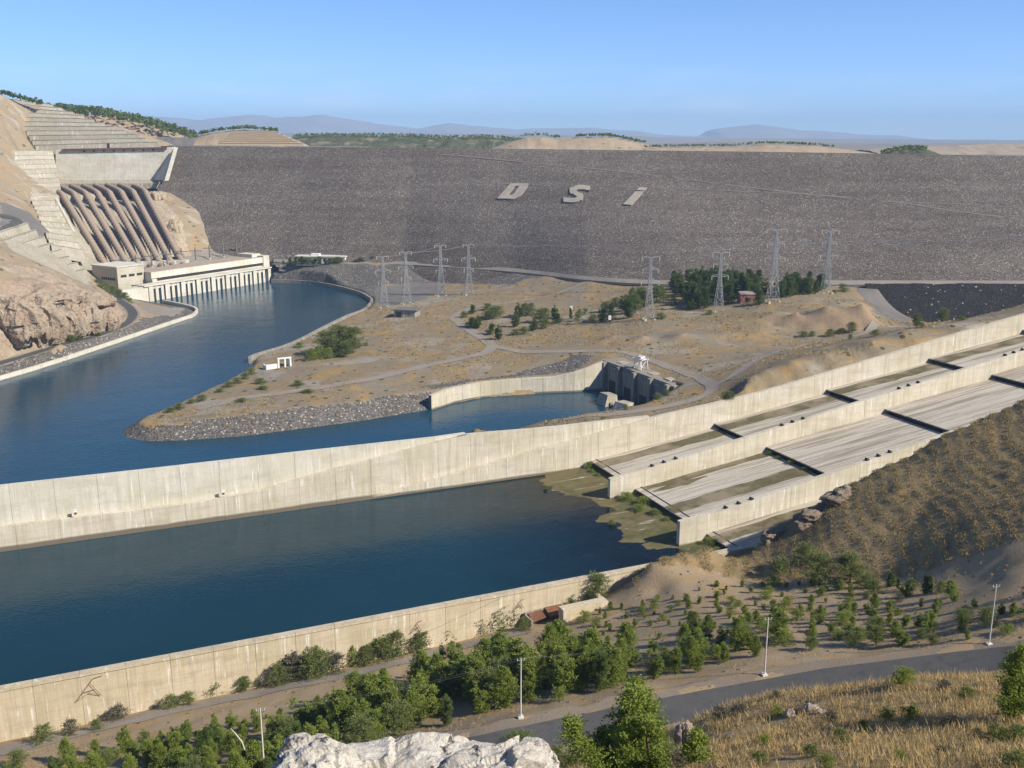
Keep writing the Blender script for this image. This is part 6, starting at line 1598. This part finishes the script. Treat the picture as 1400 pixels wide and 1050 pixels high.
for x, y, h, w in ((425, 493, 18, 16), (437, 491, 20, 16), (450, 490, 16, 14), (410, 475, 8, 14), (442, 468, 8, 8), (501, 473, 6, 7), (464, 488, 14, 12)):
    q = gp(x, y); plant(q, size_at(q, h), w / h * 1.1, 'lightbush', 'light green bush beside the river bank clump', 'bush', 'bushes by the river bank clump')
for x, y, h, w in ((232, 563, 8, 16), (245, 558, 9, 18), (262, 550, 6, 14), (276, 547, 9, 18), (313, 528, 8, 18), (325, 523, 9, 18), (335, 517, 9, 14), (344, 511, 10, 16), (356, 523, 8, 20), (408, 526, 7, 20), (392, 492, 6, 9), (360, 531, 5, 20), (330, 548, 5, 22), (420, 536, 5, 24), (300, 535, 5, 16)):
    q = gp(x, y + 1); plant(q, size_at(q, h), w / h * .9, 'bush', 'low olive shrub on the peninsula tip along the river', 'shrub', 'shrubs on the peninsula tip', name='shrub')
grove = [(918, 398), (930, 388), (1000, 388), (1050, 396), (1052, 414), (1035, 418), (1012, 404), (1000, 416), (970, 424), (945, 424), (930, 410)]
for q, x, y in scatter(grove, 46, H_pen, 7.5, 21, 300, 1500):
    plant(q, size_at(q, random.uniform(20, 31)), random.uniform(1.0, 1.4), 'darkpine', 'dark pine in the dense grove %s the middle pylon' % ('left of' if x < 982 else 'right of'), 'tree', 'pines of the dense grove')
grove2 = [(1060, 402), (1080, 394), (1122, 392), (1125, 399), (1085, 408), (1064, 410)]
for q, x, y in scatter(grove2, 24, H_pen, 6.0, 22, 300, 1500):
    plant(q, size_at(q, random.uniform(17, 25)), random.uniform(1.0, 1.35), 'darkpine', 'dark pine in the dense grove between the two right pylons', 'tree', 'pines of the right grove')
for x, y, h, w, lab in ((1153, 399, 12, 14, 'single dark bush right of the rightmost pylon'), (1141, 401, 5, 8, 'tiny bush at the foot of the rightmost pylon'), (1098, 461, 9, 13, 'small bush on the terrace foot, leftmost of the row'), (1110, 460, 8, 10, 'small bush second in the row at the terrace foot'), (1134, 460, 11, 14, 'bush third in the row at the terrace foot'), (1151, 456, 8, 12, 'bush left of the tallest one in the terrace row'), (1165, 455, 15, 16, 'tallest bush of the row at the terrace foot'), (1162, 464, 8, 7, 'small bush below the tallest one of the terrace row'), (1197, 459, 9, 14, 'pale bush at the right end of the terrace row'), (1253, 448, 20, 15, 'leafy tree at the foot of the black rock slope'), (1288, 441, 20, 18, 'dull green tree against the black rock slope'), (1315, 438, 7, 14, 'low bush right of the dull green tree'), (995, 549, 15, 22, 'bush in the shade of the earth bank'), (845, 556, 12, 10, 'bright green bush in the small basin'), (856, 560, 8, 7, 'small green plant before the low block'), (899, 546, 9, 12, 'bush at the near end of the outlet block'), (912, 541, 9, 10, 'second bush at the near end of the outlet block'), (1260, 448, 8, 8, 'small bush beside the leafy tree at the black slope')):
    q = gp(x, y)
    if q is not None: plant(q, size_at(q, h), w / h * 1.1, 'round' if h > 14 else 'bush', lab, 'bush', 'single bushes on the peninsula', name='bush')
q = gp(780.5, 436); plant(q, size_at(q, 15), .9, 'column', 'slim dark cypress in the middle of the peninsula', 'tree')
# -- by the powerhouse and the office
for i, (x, y, h) in enumerate(((138, 397, 12), (146, 401, 14), (154, 405, 15), (162, 410, 15), (170, 413, 13), (178, 415, 8), (133, 392, 10))):
    q = P(x, y, float(np.interp(x, [130, 180], [16, 8.5]))); plant(q, size_at(q, h), 1.2, 'round' if h > 9 else 'lightbush', 'green tree in the row before the powerhouse annex', 'tree', 'trees before the powerhouse annex', name='broadleaf_tree')
for i, (x, y, h) in enumerate(((84, 466, 12), (104, 466, 16), (98, 468, 10), (136, 460, 6))):
    q = hit(x, y, H_left, 300, 1500); plant(q, size_at(q, h), 1.3, 'round', ['left bush under the cliff by the bank road', 'largest bush under the cliff by the bank road', 'low bush between the two under the cliff', 'small bush at the cliff end by the bank road'][i], 'bush', 'bushes under the cliff', name='bush')
for i in range(20):
    x = 388 + i * 8.2; h = random.uniform(7, 12)
    if 470 < x < 486: continue
    q = P(x, 362.0 + random.uniform(-.5, .5), 20.6); plant(q, size_at(q, h), random.uniform(1.1, 1.6), random.choice(['darkpine', 'round']), 'green tree in the row around the white office building', 'tree', 'trees around the office building', name='broadleaf_tree')
# -- weeds at the chute foot
for i, (s, v, h, w, lab) in enumerate(((3, 3, 3.6, 1.6, 'bush at the foot of the stepped wall on the chute edge'), (1, 9, 1.8, 1.8, 'weeds on the first bay lip'), (1, 15, 1.5, 2.0, 'weeds further along the first bay lip'), (-2, 50, 3.6, 2.4, 'large green reeds below the middle bay'), (2, 58, 3.4, 2.2, 'green reeds beside the large ones below the middle bay'), (-4, 64, 3.0, 2.2, 'third clump of reeds below the middle bay'), (0, 72, 2.8, 2.0, 'fourth clump of reeds below the middle bay'), (1, 80, 1.8, 2.2, 'last low clump of reeds below the middle bay'), (-30, 20, 2.6, 1.0, 'small bush standing in the shallow water'), (-22, 72, 2.4, 1.4, 'small bush at the waterline of the middle bay'), (3, 110, 3.4, 1.6, 'bush at the foot of the near dividing wall'), (2, 117, 2.0, 1.6, 'weeds on the lip of the near bay'), (79, 50, 2.0, 2.6, 'weeds growing on the second step of the middle bay'), (79, 66, 1.8, 2.6, 'weeds at the middle of the second step'), (79, 76, 1.6, 2.4, 'weeds at the near part of the second step'), (79, 57, 1.6, 2.2, 'low weeds beside the first on the second step'))):
    p = SV(s, v); z = floor_z(s if s < 5 or s > 20 else 4.9); q = np.array([p[0], p[1], max(z, -.2)])
    plant(q, h, w, random.choice(['bush', 'lightbush']), lab, 'weeds', 'weeds on the spillway', name='weed_clump')

# -- trees along far hilltops: each row reads as one mass
def forest_mass(name, pts, H, mat, seed, label=None):
    r = np.random.default_rng(seed); P_ = []; Dd = []
    for q in pts:
        h = H * r.uniform(.6, 1.25)
        for k in range(9):
            t = r.uniform(.15, 1); a = r.uniform(0, 6.28); rad = h * .3 * (1.05 - t) + .3
            P_.append((q[0] + math.cos(a) * rad * .6, q[1] + math.sin(a) * rad * .6, q[2] + h * t * .8)); Dd.append((math.cos(a), math.sin(a), .9))
    P_ = np.array(P_); o = link(name, leaf_mesh(name, P_, np.array(Dd, float), H * .42, H * .36, mat, r)); tag(o, kind='stuff'); return o
def along(top, x0, x1, n, seed, dy=40, dz=0.0, Yd=None):
    r = np.random.default_rng(seed); out = []
    for k in range(n):
        i = r.uniform(x0, x1) * (len(top) - 1); j = int(i); f_ = i - j; p = top[j] * (1 - f_) + top[min(j + 1, len(top) - 1)] * f_
        d = r.uniform(-dy, dy * .3); out.append((p[0] * (1 + d / p[1]), p[1] + d, p[2] - 1.5 - abs(d) * dz))
    return out
forest_mass('hilltop_pines', along(top_a, .15, .97, 520, 1, 110, .10), 11, MAT['dark_pine'], 1)
forest_mass('hilltop_pines', along(top_c, .06, .72, 130, 2, 24, .05), 6, MAT['dark_pine'], 2)
forest_mass('hilltop_pines', along(top_d, 0, 1, 700, 3, 170, .05), 5, MAT['dark_pine'], 3)
forest_mass('hilltop_pines', along(top_e, .15, .4, 36, 4, 24, .05) + along(top_e, .5, .9, 150, 5, 24, .05), 5, MAT['dark_pine'], 4)
forest_mass('hilltop_pines', along(top_f, .0, .8, 240, 6, 24, .05), 4.2, MAT['dark_pine'], 6)
forest_mass('hilltop_pines', along(top_g, .1, .75, 150, 7, 50, .1), 4.5, MAT['dark_pine'], 7)
lt = [PY(x, y, 1478) for x, y in zip(np.linspace(-5, 58, 40), np.interp(np.linspace(-5, 58, 40), [0, 58], [128, 142]))]
forest_mass('hilltop_pines', [(p[0], p[1], p[2] - 2) for p in lt], 8, MAT['dark_pine'], 8)

# ================================================================== DRY GRASS AND SCRUB
def blades(name, pts, Hm, Wm, mat, seed, per=7, spread=.35, lean=.45):
    r = np.random.default_rng(seed); n = len(pts) * per
    base = np.repeat(pts, per, axis=0) + np.concatenate([r.normal(size=(n, 2)) * spread, np.zeros((n, 1))], 1)
    d = np.concatenate([r.normal(size=(n, 2)) * lean, np.ones((n, 1))], 1); d /= np.linalg.norm(d, axis=1, keepdims=True)
    h = Hm * r.uniform(.5, 1.35, (n, 1)); a = r.uniform(0, 6.28, n); side = np.stack([np.cos(a), np.sin(a), np.zeros(n)], 1) * Wm
    V = np.stack([base - side, base + side, base + d * h], 1).reshape(-1, 3); V[:, 2] -= .05
    o = link(name, mesh_np(name, V, np.arange(3 * n).reshape(n, 3), mat)); tag(o, kind='stuff'); return o
r = np.random.default_rng(11)
S_ = r.uniform(-270, -60, 90000); V_ = r.uniform(331, 440, 90000)
x_ = SO[0] + SA[0] * S_ + SN[0] * V_; y_ = SO[1] + SA[1] * S_ + SN[1] * V_
ok = (x_ > -14) & (x_ < 95) & (y_ > 25) & (y_ < 165) & (fbm(x_ / 9, y_ / 9, 3, 91) > -.5)
z_ = H_near2(x_[ok], y_[ok]); pts = np.stack([x_[ok], y_[ok], z_], 1)
blades('dry_grass', pts, .62, .035, MAT['grass'], 12, 7, .3)
# scrub on the brown hill
S_ = r.uniform(-70, 260, 130000); V_ = r.uniform(155, 268, 130000)
x_ = SO[0] + SA[0] * S_ + SN[0] * V_; y_ = SO[1] + SA[1] * S_ + SN[1] * V_
rows = np.sin((V_ * .55 + S_ * .8 + 9 * fbm(x_ / 40, y_ / 40, 3, 5)) * 2 * math.pi / 4.6)
ok = (scrub_mask(x_, y_) > .4) & (rows + fbm(x_ / 6, y_ / 6, 3, 93) > -.1)
pts = np.stack([x_[ok], y_[ok], H_near2(x_[ok], y_[ok])], 1)
blades('dry_scrub', pts, .6, .12, MAT['scrub_leaf'], 13, 4, .5, .7)
# straw and low weeds over the near slope
S_ = r.uniform(-330, 120, 15000); V_ = r.uniform(155, 300, 15000)
x_ = SO[0] + SA[0] * S_ + SN[0] * V_; y_ = SO[1] + SA[1] * S_ + SN[1] * V_
dd, _ = dist_poly(x_, y_, ROADW)
ok = (dd > 8) & (scrub_mask(x_, y_) < .3) & (fbm(x_ / 14, y_ / 14, 3, 95) > .05)
pts = np.stack([x_[ok], y_[ok], H_near2(x_[ok], y_[ok])], 1)
blades('dry_grass', pts, .6, .09, MAT['grass'], 14, 5, .5, .6)

x_ = r.uniform(-330, 420, 60000); y_ = r.uniform(440, 980, 60000)
sd_, w_ = shore_sd(x_, y_)
ok = (sd_ > 8) & (fbm(x_ / 40, y_ / 40, 4, 97) > .1) & (y_ < np.interp(x_, _tx[:, 0], _tx[:, 1]) - 10)
x_ = x_[ok]; y_ = y_[ok]; pts = np.stack([x_, y_, H_pen(x_, y_)], 1)
h_ = len(pts) * 3 // 4
blades('dry_weeds', pts[:h_], .9, .3, MAT['grass'], 15, 3, .7, .8)
blades('green_weeds', pts[h_:], .9, .35, MAT['scrub_leaf'], 16, 4, .6, .8)
